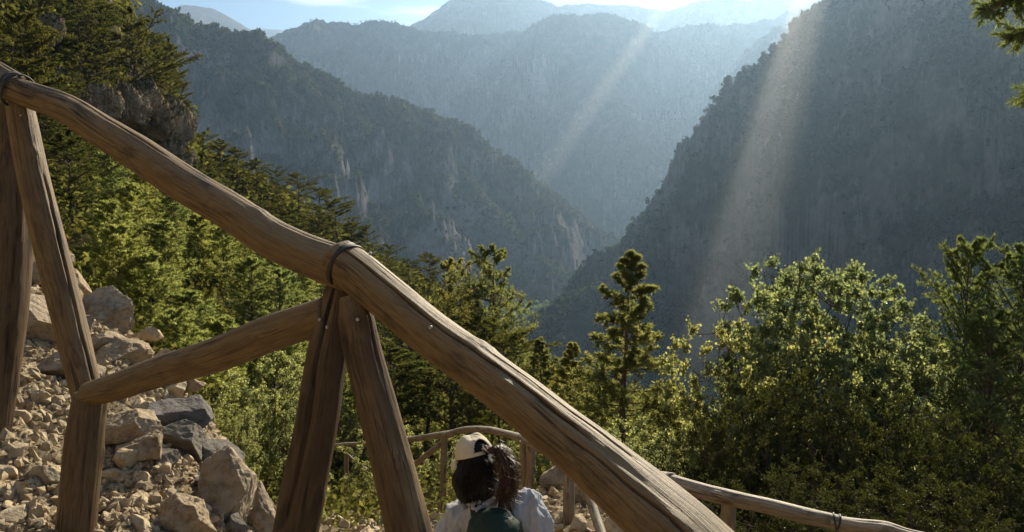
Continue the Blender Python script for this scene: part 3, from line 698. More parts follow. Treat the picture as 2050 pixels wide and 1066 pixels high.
for (px, py, d, w, h, sd, dk, lab, rot) in BOULD:
    if sd <= 14: w *= 1.2; h *= 1.2
    me = rock_mesh('boulder', sd * 13 + 1, 6 if w * h > 9000 else 5, 21, 0.06 if sd in (12, 13, 14, 2) else 0.04, (0.38, 0.85))
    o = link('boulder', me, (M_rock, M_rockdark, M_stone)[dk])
    q = bank_pt(px, py + h * 0.30)
    if q and abs(q[3] - d) < 2.5: o.location = (q[0], q[1], q[2] + h * q[3] / FPX * 0.22); d = q[3]
    else: o.location = P(px, py, d)
    o.scale = (w * d / FPX * 0.62, w * d / FPX * 0.56, h * d / FPX * 0.66)
    o.rotation_euler = (R(rot * 0.5), R(rot), R(sd * 37))
    # rotation about z would swap width and depth: they are near equal
    tag(o, lab, 'boulder', 'boulders and large rocks on the banks')
    BOULD_DONE = True

# bare rock standing out of the wooded cliff at the upper left
OUT = [(305, 232, 52, 60, 95, 'jagged sunlit rock tower on the cliff at the upper left, below the flat pine'), (345, 262, 54, 60, 110, 'rock buttress on the right shoulder of the upper left cliff'),
       (262, 215, 50, 55, 90, 'rock face left of the jagged rock tower'), (215, 205, 46, 50, 70, 'small rock step under the wide flat topped pine'), (150, 215, 42, 45, 60, 'rock step above the upper rail'),
       (330, 320, 54, 70, 70, 'low rock band at the foot of the rock tower'), (362, 250, 57, 34, 70, 'narrow rock spur at the right end of the cliff'), (15, 180, 30, 40, 60, 'pale rock behind the strapped end of the rail'), (105, 60, 40, 40, 60, 'pale rock between the tall pines at the upper left')]
for i, (px, py, d, w, h, lab) in enumerate(OUT):
    me = rock_mesh('rock_outcrop', 500 + i * 7, 6, 22, 0.07, (0.4, 0.85))
    v = np.empty(len(me.vertices) * 3, np.float32); me.vertices.foreach_get('co', v); v = v.reshape(-1, 3).astype(float)
    v += unitv(v) * (0.16 * (1 - 2 * np.abs(f3(v * np.array([5.5, 5.5, 1.3]) + i, 4, 0.55))) )[:, None]
    me.vertices.foreach_set('co', v.astype(np.float32).ravel()); me.update()
    o = link('rock_outcrop', me, M_cliff)
    d -= 5; o.location = P(px, py, d); o.rotation_euler = (0, 0, i * 1.3)
    o.scale = (w * d / FPX * 0.95, w * d / FPX * 0.8, h * d / FPX * 0.72)
    tag(o, lab, 'rock', 'bare rocks of the upper left cliff')

# loose stones
stone_me = [rock_mesh('stone', 300 + k, 3, 14, 0.03, (0.4, 0.85)) for k in range(9)]
regions = [
    ((-10, 520, 900, 1066), 175, (0.018, 0.055), 'loose pale fist sized stone on the rubble bank at the lower left', 'loose stones on the rubble bank'),
    ((640, 1240, 985, 1066), 85, (0.04, 0.12), 'loose pale stone on the lower path behind the railing posts', 'loose stones on the lower path'),
]
def in_bank(px, py):
    edge = [(60, 495), (170, 560), (262, 640), (320, 705), (430, 800), (470, 900), (545, 1066)]
    ex = np.interp(py, [e[1] for e in edge], [e[0] for e in edge])
    return px < ex - 12 and py > 500
cnt = 0; att = 0
while cnt < 205 and att < 3000:
    att += 1
    px = random.uniform(-5, 530); py = 500 + 566 * random.random() ** 0.75
    if not in_bank(px, py): continue
    q = bank_pt(px, py)
    if not q or q[3] > 8: continue
    s = random.uniform(0.016, 0.034) if random.random() < 0.7 else random.uniform(0.034, 0.062)
    if py < 800: s *= 0.85
    o = link('stone', random.choice(stone_me), M_stone)
    o.location = (q[0], q[1], q[2] + s * 0.25)
    o.scale = (s * random.uniform(0.9, 1.5), s * random.uniform(0.8, 1.2), s * random.uniform(0.6, 0.95))
    o.rotation_euler = (random.uniform(-0.6, 0.6), random.uniform(-0.6, 0.6), random.uniform(0, 6.28))
    where = ('high on the bank behind the slanted post' if py < 760 else 'between the leftmost post and the lower post, mid bank' if px < 150 and py < 920 else
             'at the bottom left corner, left of the lower post' if px < 150 else 'right of the lower post near the dark slab' if py < 900 else 'around the big rounded boulder at the bottom')
    tag(o, 'loose pale stone ' + where, 'stone', 'loose stones on the rubble bank')
    cnt += 1
cnt = 0; att = 0
while cnt < 95 and att < 3000:
    att += 1
    px = random.uniform(640, 1260); py = random.uniform(975, 1075)
    q = bank_pt(px, py)
    if not q or q[3] < 4.2: continue
    s = random.uniform(0.03, 0.11)
    o = link('stone', random.choice(stone_me), M_stone)
    o.location = (q[0], q[1], q[2] + s * 0.25)
    o.scale = (s * random.uniform(0.9, 1.5), s * random.uniform(0.8, 1.2), s * random.uniform(0.6, 0.95))
    o.rotation_euler = (random.uniform(-0.6, 0.6), random.uniform(-0.6, 0.6), random.uniform(0, 6.28))
    tag(o, 'loose pale stone on the lower path ' + ('between the centre posts and the person' if px < 950 else 'right of the person under the railing posts'), 'stone', 'loose stones on the lower path')
    cnt += 1

# gravel: one mass
def gravel():
    bm = bmesh.new(); bmesh.ops.create_icosphere(bm, subdivisions=1, radius=1)
    bv = np.array([v.co[:] for v in bm.verts]); bf = np.array([[v.index for v in f.verts] for f in bm.faces]); bm.free()
    n = 26000
    y = 2.0 + 5.2 * rng.random(n) ** 1.3; x = -0.55 * y * rng.random(n) ** 0.8 * 1.35 - 0.1
    n2_ = 4500
    y = np.concatenate([y, rng.uniform(3, 14, n2_)]); x = np.concatenate([x, rng.uniform(-0.28, 0.16, n2_) * y[n:]])
    n += n2_
    z = H(x, y)
    far = np.hypot(x, y)
    s = (0.004 + 0.020 * rng.random(n) ** 2.2) * (1 + np.clip(far - 4, 0, 10) * 0.25)
    V = np.repeat(bv[None], n, 0) * (1 + 0.28 * rng.normal(size=(n, len(bv), 1)))
    V *= (s[:, None] * rng.uniform(0.6, 1.4, (n, 3)))[:, None, :]
    th = rng.uniform(0, 6.28, n); c, si = np.cos(th), np.sin(th)
    X = V[..., 0] * c[:, None] - V[..., 2] * si[:, None]; Z = V[..., 0] * si[:, None] + V[..., 2] * c[:, None]
    V = np.stack([X, V[..., 1], Z], -1) + np.stack([x, y, z + s * 0.2], -1)[:, None, :]
    F = (bf[None] + (np.arange(n) * len(bv))[:, None, None]).reshape(-1, 3)
    o = link('gravel', mesh_np('gravel', V.reshape(-1, 3), F), M_gravel)
    tag(o, 'tan gravel and rock chips strewn over the bank and path', 'gravel', kind='stuff')
gravel()
# ------------------------------------------------------------ trees
def leaf_material(name, col, trans, warm, tfac=0.45, gloss=0.06, grough=0.35):
    m, ns, ls = mat(name)
    geo = node(ns, 'ShaderNodeNewGeometry'); oi = node(ns, 'ShaderNodeObjectInfo')
    n = node(ns, 'ShaderNodeTexNoise'); n.inputs['Scale'].default_value = 2.3; n.inputs['Detail'].default_value = 4
    ls.new(geo.outputs['Position'], n.inputs['Vector'])
    ri = geo.outputs['Random Per Island']
    a = ramp(ns, [(0.35, (0, 0, 0)), (0.68, (1, 1, 1))]); ls.new(n.outputs[0], a.inputs[0])
    dcol = mix(ns, ls, a.outputs[0], col, tuple(v * 1.5 for v in warm))
    rr = ramp(ns, [(0.0, (0.55, 0.6, 0.6)), (0.8, (1.15, 1.1, 1.0)), (1.0, (1.55, 1.4, 0.9))]); ls.new(ri, rr.inputs[0])
    dcol = mix(ns, ls, 1.0, dcol, rr.outputs[0], 'MULTIPLY')
    ro = ramp(ns, [(0.0, (0.78, 0.88, 0.9)), (1.0, (1.15, 1.1, 0.95))]); ls.new(oi.outputs['Random'], ro.inputs[0])
    dcol = mix(ns, ls, 1.0, dcol, ro.outputs[0], 'MULTIPLY')
    tcol = mix(ns, ls, 1.0, trans, rr.outputs[0], 'MULTIPLY')
    tcol = mix(ns, ls, 1.0, tcol, ro.outputs[0], 'MULTIPLY')
    d = node(ns, 'ShaderNodeBsdfDiffuse'); ls.new(dcol, d.inputs[0])
    t = node(ns, 'ShaderNodeBsdfTranslucent'); ls.new(tcol, t.inputs[0])
    g = node(ns, 'ShaderNodeBsdfGlossy'); g.inputs['Roughness'].default_value = grough; g.inputs[0].default_value = (0.9, 0.95, 0.9, 1)
    m1 = node(ns, 'ShaderNodeMixShader'); m1.inputs[0].default_value = tfac; ls.new(d.outputs[0], m1.inputs[1]); ls.new(t.outputs[0], m1.inputs[2])
    m2 = node(ns, 'ShaderNodeMixShader'); m2.inputs[0].default_value = gloss; ls.new(m1.outputs[0], m2.inputs[1]); ls.new(g.outputs[0], m2.inputs[2])
    o = node(ns, 'ShaderNodeOutputMaterial'); ls.new(m2.outputs[0], o.inputs[0])
    return m
L_dark = leaf_material('dark_pine_needles', (0.045, 0.055, 0.018), (0.19, 0.19, 0.05), (0.095, 0.082, 0.026), 0.42, 0.0)
L_bright = leaf_material('fresh_pine_needles', (0.08, 0.095, 0.028), (0.46, 0.48, 0.15), (0.12, 0.115, 0.035), 0.55, 0.0)
L_cypress = leaf_material('cypress_sprays', (0.06, 0.075, 0.025), (0.50, 0.48, 0.16), (0.09, 0.085, 0.028), 0.45, 0.0)
L_juniper = leaf_material('juniper_sprays', (0.06, 0.085, 0.032), (0.30, 0.36, 0.12), (0.09, 0.10, 0.04), 0.45, 0.0)
L_broad = leaf_material('broad_leaves', (0.048, 0.068, 0.018), (0.50, 0.52, 0.20), (0.07, 0.076, 0.024), 0.5, 0.03, 0.4)
L_shade = leaf_material('shade_dark_leaves', (0.030, 0.042, 0.014), (0.10, 0.11, 0.02), (0.05, 0.05, 0.016), 0.3, 0.010, 0.35)  # leaf colour darkened to stand for shade beneath the upper trees
L_far = leaf_material('far_foliage', (0.038, 0.052, 0.026), (0.07, 0.09, 0.035), (0.065, 0.055, 0.035), 0.3, 0.0)
L_wood = leaf_material('gorge_foliage', (0.07, 0.10, 0.04), (0.18, 0.24, 0.08), (0.10, 0.11, 0.045), 0.4, 0.0)
def bark_material():
    m, ns, ls = mat('bark')
    tcn = node(ns, 'ShaderNodeTexCoord'); mp = node(ns, 'ShaderNodeMapping'); mp.inputs['Scale'].default_value = (9, 9, 2.5)
    ls.new(tcn.outputs['Object'], mp.inputs[0])
    n = node(ns, 'ShaderNodeTexNoise'); n.inputs['Scale'].default_value = 2.2; n.inputs['Detail'].default_value = 6; ls.new(mp.outputs[0], n.inputs['Vector'])
    r = ramp(ns, [(0.35, (0.05, 0.038, 0.028)), (0.65, (0.19, 0.145, 0.105))]); ls.new(n.outputs[0], r.inputs[0])
    b = node(ns, 'ShaderNodeBump'); b.inputs['Strength'].default_value = 1; b.inputs['Distance'].default_value = 0.03; ls.new(n.outputs[0], b.inputs['Height'])
    bs = node(ns, 'ShaderNodeBsdfDiffuse'); ls.new(r.outputs[0], bs.inputs[0]); ls.new(b.outputs[0], bs.inputs['Normal'])
    o = node(ns, 'ShaderNodeOutputMaterial'); ls.new(bs.outputs[0], o.inputs[0]); return m
M_bark = bark_material()

class Tubes:
    def __init__(s): s.V = []; s.F = []; s.n = 0
    def add(s, pts, rad, k=5):
        pts = np.asarray(pts, float); rad = np.asarray(rad, float)
        T = np.gradient(pts, axis=0); T /= np.linalg.norm(T, axis=1)[:, None] + 1e-9
        ref = np.array([0.31, 0.17, 0.93]) if abs(T[0, 2]) < 0.85 else np.array([0.93, 0.2, 0.1])
        A = np.cross(T, ref); A /= np.linalg.norm(A, axis=1)[:, None] + 1e-9; B = np.cross(T, A)
        th = np.linspace(0, 2 * np.pi, k, endpoint=False)
        V = pts[:, None] + rad[:, None, None] * (np.cos(th)[None, :, None] * A[:, None] + np.sin(th)[None, :, None] * B[:, None])
        n = len(pts); i, j = np.meshgrid(np.arange(n - 1), np.arange(k), indexing='ij'); j2 = (j + 1) % k
        F = np.stack([i * k + j, i * k + j2, (i + 1) * k + j2, (i + 1) * k + j], -1).reshape(-1, 4) + s.n
        s.V.append(V.reshape(-1, 3)); s.F.append(F); s.n += n * k
    def mesh(s, name): return mesh_np(name, np.concatenate(s.V), np.concatenate(s.F), True)

def unit(v): return v / (np.linalg.norm(v, axis=-1, keepdims=True) + 1e-9)

def blades(name, anc, dirs, cnt, length, width, spread, rs, up=0.15, jitter=0.0):
    """narrow diamond blades fanning from each anchor"""
    n = len(anc)
    A = np.repeat(anc, cnt, 0); D = np.repeat(dirs, cnt, 0)
    D = unit(D + rs.normal(size=D.shape) * spread + np.array([0, 0, up]))
    if jitter: A = A + rs.normal(size=A.shape) * jitter
    Lh = (length * rs.uniform(0.6, 1.25, len(A)))[:, None]
    S = unit(np.cross(D, rs.normal(size=D.shape)))
    w = width * rs.uniform(0.7, 1.3, (len(A), 1)) * 0.5
    v0 = A; v1 = A + D * Lh * 0.45 + S * w; v2 = A + D * Lh; v3 = A + D * Lh * 0.45 - S * w
    V = np.stack([v0, v1, v2, v3], 1).reshape(-1, 3)
    return mesh_np(name, V, np.arange(len(V)).reshape(-1, 4))

def leaves(name, anc, cnt, cr_, size, rs, dirs=None):
    A = np.repeat(anc, cnt, 0)
    A = A + rs.normal(size=A.shape) * cr_
    D = unit(rs.normal(size=A.shape) + np.array([0, 0, -0.25]))
    S = unit(np.cross(D, rs.normal(size=D.shape)))
    N = np.cross(D, S)
    s = (size * rs.uniform(0.55, 1.25, len(A)))[:, None]
    v0 = A - D * s * 0.5; v1 = A + S * s * 0.42 + N * s * 0.08; v2 = A + D * s * 0.5; v3 = A - S * s * 0.42 + N * s * 0.08
    V = np.stack([v0, v1, v2, v3], 1).reshape(-1, 3)
    return mesh_np(name, V, np.arange(len(V)).reshape(-1, 4))

def conifer_mesh(seed, h=10.0, cb=0.2, width=0.28, nb=60, e0=0.5, e1=0.1, flat=0.25, sub=9, tpb=4, bl=12, blen=0.30, bw=0.055, spread=0.6, prof='pine', lean=0.03, trunk_r=0.016, gap=0.0):
    rs = np.random.default_rng(seed)
    tb = Tubes(); anc = []; dr = []
    nT = 14; tz = np.linspace(0, h, nT)
    sway = np.cumsum(rs.normal(size=(nT, 2)) * lean * h / nT * 1.6, 0) ; sway -= sway[0]
    tp = np.column_stack([sway, tz]); tr = trunk_r * h * (1 - np.linspace(0, 1, nT) ** 0.9 * 0.93)
    tb.add(np.vstack([[tp[0] - [0, 0, h * 0.06]], tp]), np.concatenate([[tr[0] * 1.25], tr]), 8)
    for b in range(nb):
        t = cb + (1 - cb) * ((b + 0.5) / nb) ** 0.9
        if prof == 'pine': pl = (math.sin(math.pi * min(1, (t - cb) / (1 - cb) * 0.80 + 0.20)) ** 0.65) * 1.0 + 0.05
        elif prof == 'cone': pl = (1 - (t - cb) / (1 - cb)) ** 0.75 + 0.07
        elif prof == 'round': pl = (1 - abs(2 * ((t - cb) / (1 - cb)) * 0.93 - 0.85) ** 2.4) ** 0.7 * (0.75 + 0.35 * (b % 5 == 0)) + 0.12
        else: pl = math.sin(math.pi * (0.12 + 0.88 * (t - cb) / (1 - cb)) ** 0.8) ** 0.6 + 0.06
        L = width * h * pl * (rs.uniform(0.55, 1.2) if prof != 'cone' else rs.uniform(0.5, 1.25))
        if rs.random() < gap: continue
        az = b * 2.39996 + rs.normal() * 0.35
        p0 = np.array([np.interp(t * h, tz, tp[:, 0]), np.interp(t * h, tz, tp[:, 1]), t * h])
        k = 7; s = np.linspace(0, 1, k)
        el = e0 * (0.4 + 0.8 * t) + (e1 - e0 * (0.4 + 0.8 * t)) * s + rs.normal() * 0.12
        azs = az + np.cumsum(rs.normal(size=k) * 0.10)
        step = L / (k - 1) * np.stack([np.cos(azs) * np.cos(el), np.sin(azs) * np.cos(el), np.sin(el)], 1)
        bp = p0 + np.vstack([[0, 0, 0], np.cumsum(step, 0)[:-1]])
        r0 = max(0.010, 0.018 * L)
        tb.add(bp, r0 * (1 - s * 0.85), 5)
        for q in range(sub):
            sq = 0.22 + 0.78 * (q + rs.random() * 0.8) / sub
            if sq > 1: continue
            c = np.array([np.interp(sq, s, bp[:, i]) for i in range(3)])
            side = 1 if q % 2 else -1
            a2 = np.interp(sq, s, azs) + side * rs.uniform(0.5, 1.15) * (1.15 - sq * 0.5)
            L2 = L * rs.uniform(0.22, 0.46) * (1.1 - 0.55 * sq)
            e2 = rs.normal() * flat + 0.18
            d2 = np.array([math.cos(a2) * math.cos(e2), math.sin(a2) * math.cos(e2), math.sin(e2)])
            cend = c + d2 * L2
            tb.add([c, c + d2 * L2 * 0.5 + [0, 0, L2 * 0.04], cend], [r0 * 0.35, r0 * 0.25, r0 * 0.1], 3)
            for w in range(tpb):
                f = (w + 0.6) / tpb
                anc.append(c + d2 * L2 * f + rs.normal(size=3) * np.array([1, 1, 0.5]) * L2 * 0.06); dr.append(d2 * 0.8 + [0, 0, 0.25])
        for w in range(3):
            f = 0.75 + 0.25 * (w + 1) / 3
            anc.append(np.array([np.interp(f, s, bp[:, i]) for i in range(3)])); dr.append(step[-1] / (np.linalg.norm(step[-1]) + 1e-9))
    for w in range(10):
        anc.append(tp[-1] - [0, 0, w * h * 0.010]); dr.append([rs.normal() * 0.4, rs.normal() * 0.4, 1])
    anc = np.array(anc); dr = unit(np.array(dr))
    return tb.mesh('trunk'), blades('crown', anc, dr, bl, blen, bw, spread, rs), h

def broad_mesh(seed, h=6.0, rx=2.0, cb=0.25, ncl=150, per=16, lv=9, cr_=0.07, size=0.07, stems=3, lump=0.35, bare=0):
    rs = np.random.default_rng(seed)
    tb = Tubes(); anc = []
    stemtips = []
    for s_ in range(stems):
        a = s_ * 2.4 + rs.random(); tgt = np.array([math.cos(a) * rx * 0.35 * (stems > 1), math.sin(a) * rx * 0.35 * (stems > 1), h * rs.uniform(0.7, 0.88)])
        k = 12; u = np.linspace(0, 1, k)
        pts = np.outer(u, tgt) * np.array([1, 1, 1]) + np.cumsum(rs.normal(size=(k, 3)) * h * 0.010, 0) * u[:, None]
        pts[:, :2] *= (u ** 0.6)[:, None]
        pts[0, 2] -= h * 0.05
        tb.add(pts, h * 0.016 * (1 - 0.85 * u), 7); stemtips.append(pts)
    nodes = np.concatenate([p[3:] for p in stemtips])
    zc = h * (cb + 1) / 2; rz = h * (1 - cb) / 2
    lobes = unit(rs.normal(size=(9, 3)))
    for c in range(ncl):
        d = unit(rs.normal(size=3)); r = rs.random() ** 0.38; d = d / (np.abs(d) ** 3.2).sum() ** (1 / 3.2)
        lf = 1 + lump * (np.max(lobes @ d) - 0.75) * 1.6
        p = np.array([d[0] * rx * r * lf, d[1] * rx * r * lf, zc + d[2] * rz * r * min(lf, 1.12)])
        dd = np.linalg.norm((nodes - p) * [1, 1, 1.2], axis=1) + np.where(nodes[:, 2] > p[2] - 0.02 * h, 0.35 * rx, 0)
        q = nodes[np.argmin(dd)]
        m1 = (q + p) / 2 + rs.normal(size=3) * 0.06 * rx + [0, 0, 0.05 * h * rs.random()]
        L = np.linalg.norm(p - q)
        pts = np.array([q, q * 0.55 + m1 * 0.45, m1, m1 * 0.5 + p * 0.5 + rs.normal(size=3) * 0.02 * rx, p])
        tb.add(pts, np.array([1, .8, .6, .4, .2]) * max(0.008, 0.014 * L), 4)
        nodes = np.vstack([nodes, pts[2:4]])
        if c < bare: continue
        out = unit(p - np.array([0, 0, zc * 0.8]))
        for w in range(per):
            dv = unit(rs.normal(size=3) + out * 0.7); l2 = rx * rs.uniform(0.03, 0.13)
            e = p + dv * l2
            if w % 3 == 0: tb.add([p, (p + e) / 2 + rs.normal(size=3) * 0.01, e], [0.006, 0.005, 0.003], 3)
            for f in (0.45, 0.75, 1.0): anc.append(p + dv * l2 * f)
    anc = np.array(anc)
    return tb.mesh('trunk'), leaves('crown', anc, lv, cr_, size, rs), h

class Kind:
    def __init__(s, name, leaf, meshes): s.name = name; s.leaf = leaf; s.meshes = meshes; s.proto = {}
    def place(s, variant, loc, height, rot, label, group, wide=1.0):
        v = variant % len(s.meshes)
        if v not in s.proto:
            t, c, h = s.meshes[v]
            r = empty(s.name); link('trunk', t, M_bark, r); link('crown', c, s.leaf, r)
            s.proto[v] = r
        else:
            r = copy_tree(s.proto[v])
        sc = height / s.meshes[v][2]
        r.location = loc; r.scale = (sc * wide, sc * wide, sc); r.rotation_euler = (0, 0, rot)
        tag(r, label, 'shrub' if 'shrub' in s.name else 'tree', group)
        return r

K_pine = Kind('pine_tree', L_dark, [conifer_mesh(50 + k, 10, (0.18, 0.25, 0.12, 0.3)[k], (0.36, 0.32, 0.38, 0.42)[k], (40, 44, 40, 34)[k], 0.6, 0.25, 0.16, 12, 6, 13, 0.19, 0.046, 0.95, 'round', 0.06, gap=0.18) for k in range(4)])
K_young = Kind('pine_tree', L_bright, [conifer_mesh(70 + k, 8, 0.08, 0.27, 62, 0.75, 0.55, 0.30, 8, 4, 12, 0.30, 0.040, 0.50, 'ell', 0.03) for k in range(3)])
K_cyp = Kind('cypress_tree', L_cypress, [conifer_mesh(90 + k, 6, (0.20, 0.15, 0.3)[k], (0.19, 0.25, 0.26)[k], (84, 84, 70)[k], 0.15, 0.95, 0.85, 12, 7, 11, 0.090, 0.016, 0.95, ('cone', 'cone', 'ell')[k], 0.03, 0.014, gap=0.28) for k in range(3)])
K_jun = Kind('juniper_tree', L_juniper, [conifer_mesh(110 + k, 6, 0.05, 0.30, 80, 0.9, 0.6, 0.35, 9, 7, 12, 0.085, 0.015, 0.55, 'ell', 0.03) for k in range(2)])
K_broad = Kind('broadleaf_tree', L_broad, [broad_mesh(130, 6, 1.9, 0.10, 620, 10, 4, 0.030, 0.072, 4, lump=0.35, bare=8), broad_mesh(131, 5, 1.9, 0.05, 360, 10, 4, 0.030, 0.070, 4, lump=0.35)])
K_shade = Kind('shade_dark_tree', L_shade, [broad_mesh(150, 5, 1.9, 0.0, 380, 12, 4, 0.028, 0.050, 4, lump=0.6), broad_mesh(151, 5, 2.0, 0.0, 380, 12, 4, 0.028, 0.050, 5, lump=0.6)])  # lower trees whose shade is painted into the leaves
K_shrub = Kind('shrub', L_broad, [broad_mesh(140 + k, 3, 1.25, 0.0, 220, 12, 4, 0.028, 0.048, 5, lump=0.5) for k in range(2)])

def plant(kind, px, top, d, label, group, variant=None, wide=1.0, minh=1.0, rot=None):
    x, y, z = P(px, top, d)
    g = Hs(x, y) - 0.1
    h = max(minh, z - g)
    v = random.randrange(len(kind.meshes)) if variant is None else variant
    return kind.place(v, (x, y, g), h, random.uniform(0, 6.28) if rot is None else rot, label, group, wide)

G1 = 'dark pines on the cliff at the upper left'
for i, (px, top, d, w, lab) in enumerate([
    (15, -70, 37, 1.0, 'tall dark pine filling the top left corner above the rail'),
    (85, -50, 42, 1.0, 'tall dark pine second from the left along the top of the cliff'),
    (150, -60, 46, 1.1, 'large layered dark pine in the middle of the clifftop'),
    (205, 10, 49, 0.8, 'dark pine just right of the largest clifftop pine'),
    (262, 25, 51, 0.7, 'pointed dark pine standing against the grey mountain on the cliff edge'),
    (300, 70, 55, 0.65, 'lower dark pine leaning off the cliff edge behind the pointed one'),
    (340, 90, 58, 0.7, 'rightmost dark pine on the cliff edge, flat layered crown'),
    (150, 95, 42, 1.0, 'broad flat topped pine halfway up the cliff with visible trunk'),
    (60, 105, 34, 1.1, 'dark pine behind the strap at the upper end of the rail'),
    (110, 170, 36, 1.2, 'dark broad pine just above the upper rail'),
    (195, 130, 47, 0.7, 'dark pine on a ledge left of the bare rock face'),
    (360, 165, 62, 0.7, 'small dark pine on the right shoulder of the cliff'),
    (40, 30, 33, 1.0, 'sunlit pine at the left edge of the picture'),
]): plant(K_pine, px, top, d, lab, G1, wide=w, minh=3)
G2 = 'pines along the wooded spur below the cliff'
for i, (px, top, d, w) in enumerate([(372, 262, 66, .8), (405, 275, 64, .9), (438, 283, 63, 1), (475, 315, 64, 1.1), (515, 322, 64, 1.3), (552, 348, 63, 1), (598, 350, 62, 1.2), (635, 378, 61, 1.1), (672, 402, 60, 1.1), (705, 445, 60, 1), (738, 452, 60, 1), (775, 540, 58, 1.1), (820, 585, 57, 1.1), (860, 600, 56, 1.1)]):
    ords = ['highest', 'second', 'third', 'fourth', 'fifth', 'sixth', 'seventh', 'eighth', 'ninth', 'tenth', 'eleventh', 'twelfth', 'thirteenth', 'lowest']
    plant(K_pine, px, top, d, '%s dark pine going down the wooded spur under the cliff' % ords[i], G2, wide=w * 1.15, minh=3)
NTH = ['first', 'second', 'third', 'fourth', 'fifth', 'sixth', 'seventh', 'eighth', 'ninth', 'tenth', 'eleventh', 'twelfth', 'thirteenth', 'fourteenth', 'fifteenth']
def rows(lst, cuts, names, fmt):
    out = {}
    for r in range(len(names)):
        row = sorted(t for t in lst if cuts[r] <= t[1] < cuts[r + 1])
        for i, t in enumerate(row): out[t] = fmt % (NTH[i], names[r])
    return out
G3 = 'dark pines on the slope behind the rail'
L3 = [(180, 270, 38), (240, 320, 42), (130, 300, 33), (300, 350, 44), (350, 370, 48), (395, 345, 52), (430, 385, 52), (480, 410, 54), (545, 430, 54), (590, 440, 54), (640, 470, 52), (690, 500, 52), (520, 480, 46), (460, 440, 44), (600, 520, 44), (670, 560, 42), (730, 590, 44), (790, 640, 42), (840, 650, 38), (160, 400, 28), (95, 360, 27), (200, 420, 32), (250, 440, 34), (560, 400, 58), (640, 430, 57), (150, 500, 20), (420, 330, 58), (700, 620, 34), (250, 380, 40), (330, 420, 40)]
lab3 = rows(L3, (0, 350, 430, 540, 900), ('top', 'upper middle', 'lower middle', 'lowest'), '%s dark pine from left, %s row, slope behind the rail')
for (px, top, d) in L3:
    plant(K_pine, px, top, d, lab3[(px, top, d)], G3, wide=1.25, minh=2.5)
G4 = 'bright green young pines in the gully'
L4 = [(345, 385, 34), (410, 420, 33), (480, 455, 30), (545, 500, 30), (605, 545, 28), (230, 470, 24), (290, 430, 28), (350, 480, 25), (270, 540, 19), (330, 560, 18), (395, 520, 21), (445, 470, 22), (500, 560, 19), (560, 590, 20), (620, 600, 22), (225, 560, 17), (300, 620, 15), (380, 620, 15), (450, 640, 15), (540, 650, 16), (640, 650, 18), (355, 640, 13.5), (420, 690, 12.5), (240, 600, 15)]
lab4 = rows(L4, (0, 480, 560, 615, 900), ('top', 'second', 'third', 'lowest'), '%s bright green young pine from left, %s row in the gully')
for (px, top, d) in L4:
    plant(K_young, px, top, d, lab4[(px, top, d)], G4, wide=1.15, minh=2)
G5 = 'pines and cypresses below the middle of the rail'
for (kind, px, top, d, v, w, lab) in [
    (K_cyp, 985, 500, 24, 2, 1.0, 'pine with a twin pointed top against the dark gorge, left of the slender cypress'),
    (K_cyp, 905, 525, 25, 2, 0.9, 'flat topped pine beside the twin topped one'),
    (K_pine, 800, 600, 24, 2, 1.0, 'dark bushy pine just behind the rail right of its strap'),
    (K_pine, 850, 640, 21, 3, 1.1, 'dark pine above the path railing behind the thick rail'),
    (K_pine, 940, 640, 22, 0, 1.2, 'dark broad pine under the twin topped pine'),
    (K_pine, 1010, 655, 21, 2, 1.0, 'sunlit pine branches rising above the middle of the thick rail'),
    (K_pine, 780, 700, 18, 1, 1.3, 'shaded pine directly right of the centre posts'),
    (K_pine, 900, 720, 19, 2, 1.2, 'shaded pine directly behind the cap'),
    (K_pine, 1000, 740, 18, 3, 1.2, 'shaded pine behind the bend of the path railing'),
    (K_cyp, 1140, 690, 17, 1, 1.3, 'short brownish cypress left of the slender cypress'),
    (K_cyp, 1245, 508, 14.5, 0, 1.4, 'tall slender cypress standing alone against the dark mountain'),
    (K_cyp, 1085, 680, 19, 1, 1.3, 'bushy cypress behind the middle of the thick rail'),
    (K_cyp, 1340, 800, 15, 1, 1.5, 'low cypress at the right foot of the slender cypress'),
    (K_cyp, 1205, 800, 16, 1, 1.4, 'low dark cypress at the left foot of the slender cypress'),
]: plant(kind, px, top, d, lab, G5, v, w, 1.5)
G6 = 'leafy trees and shrubs on the right'
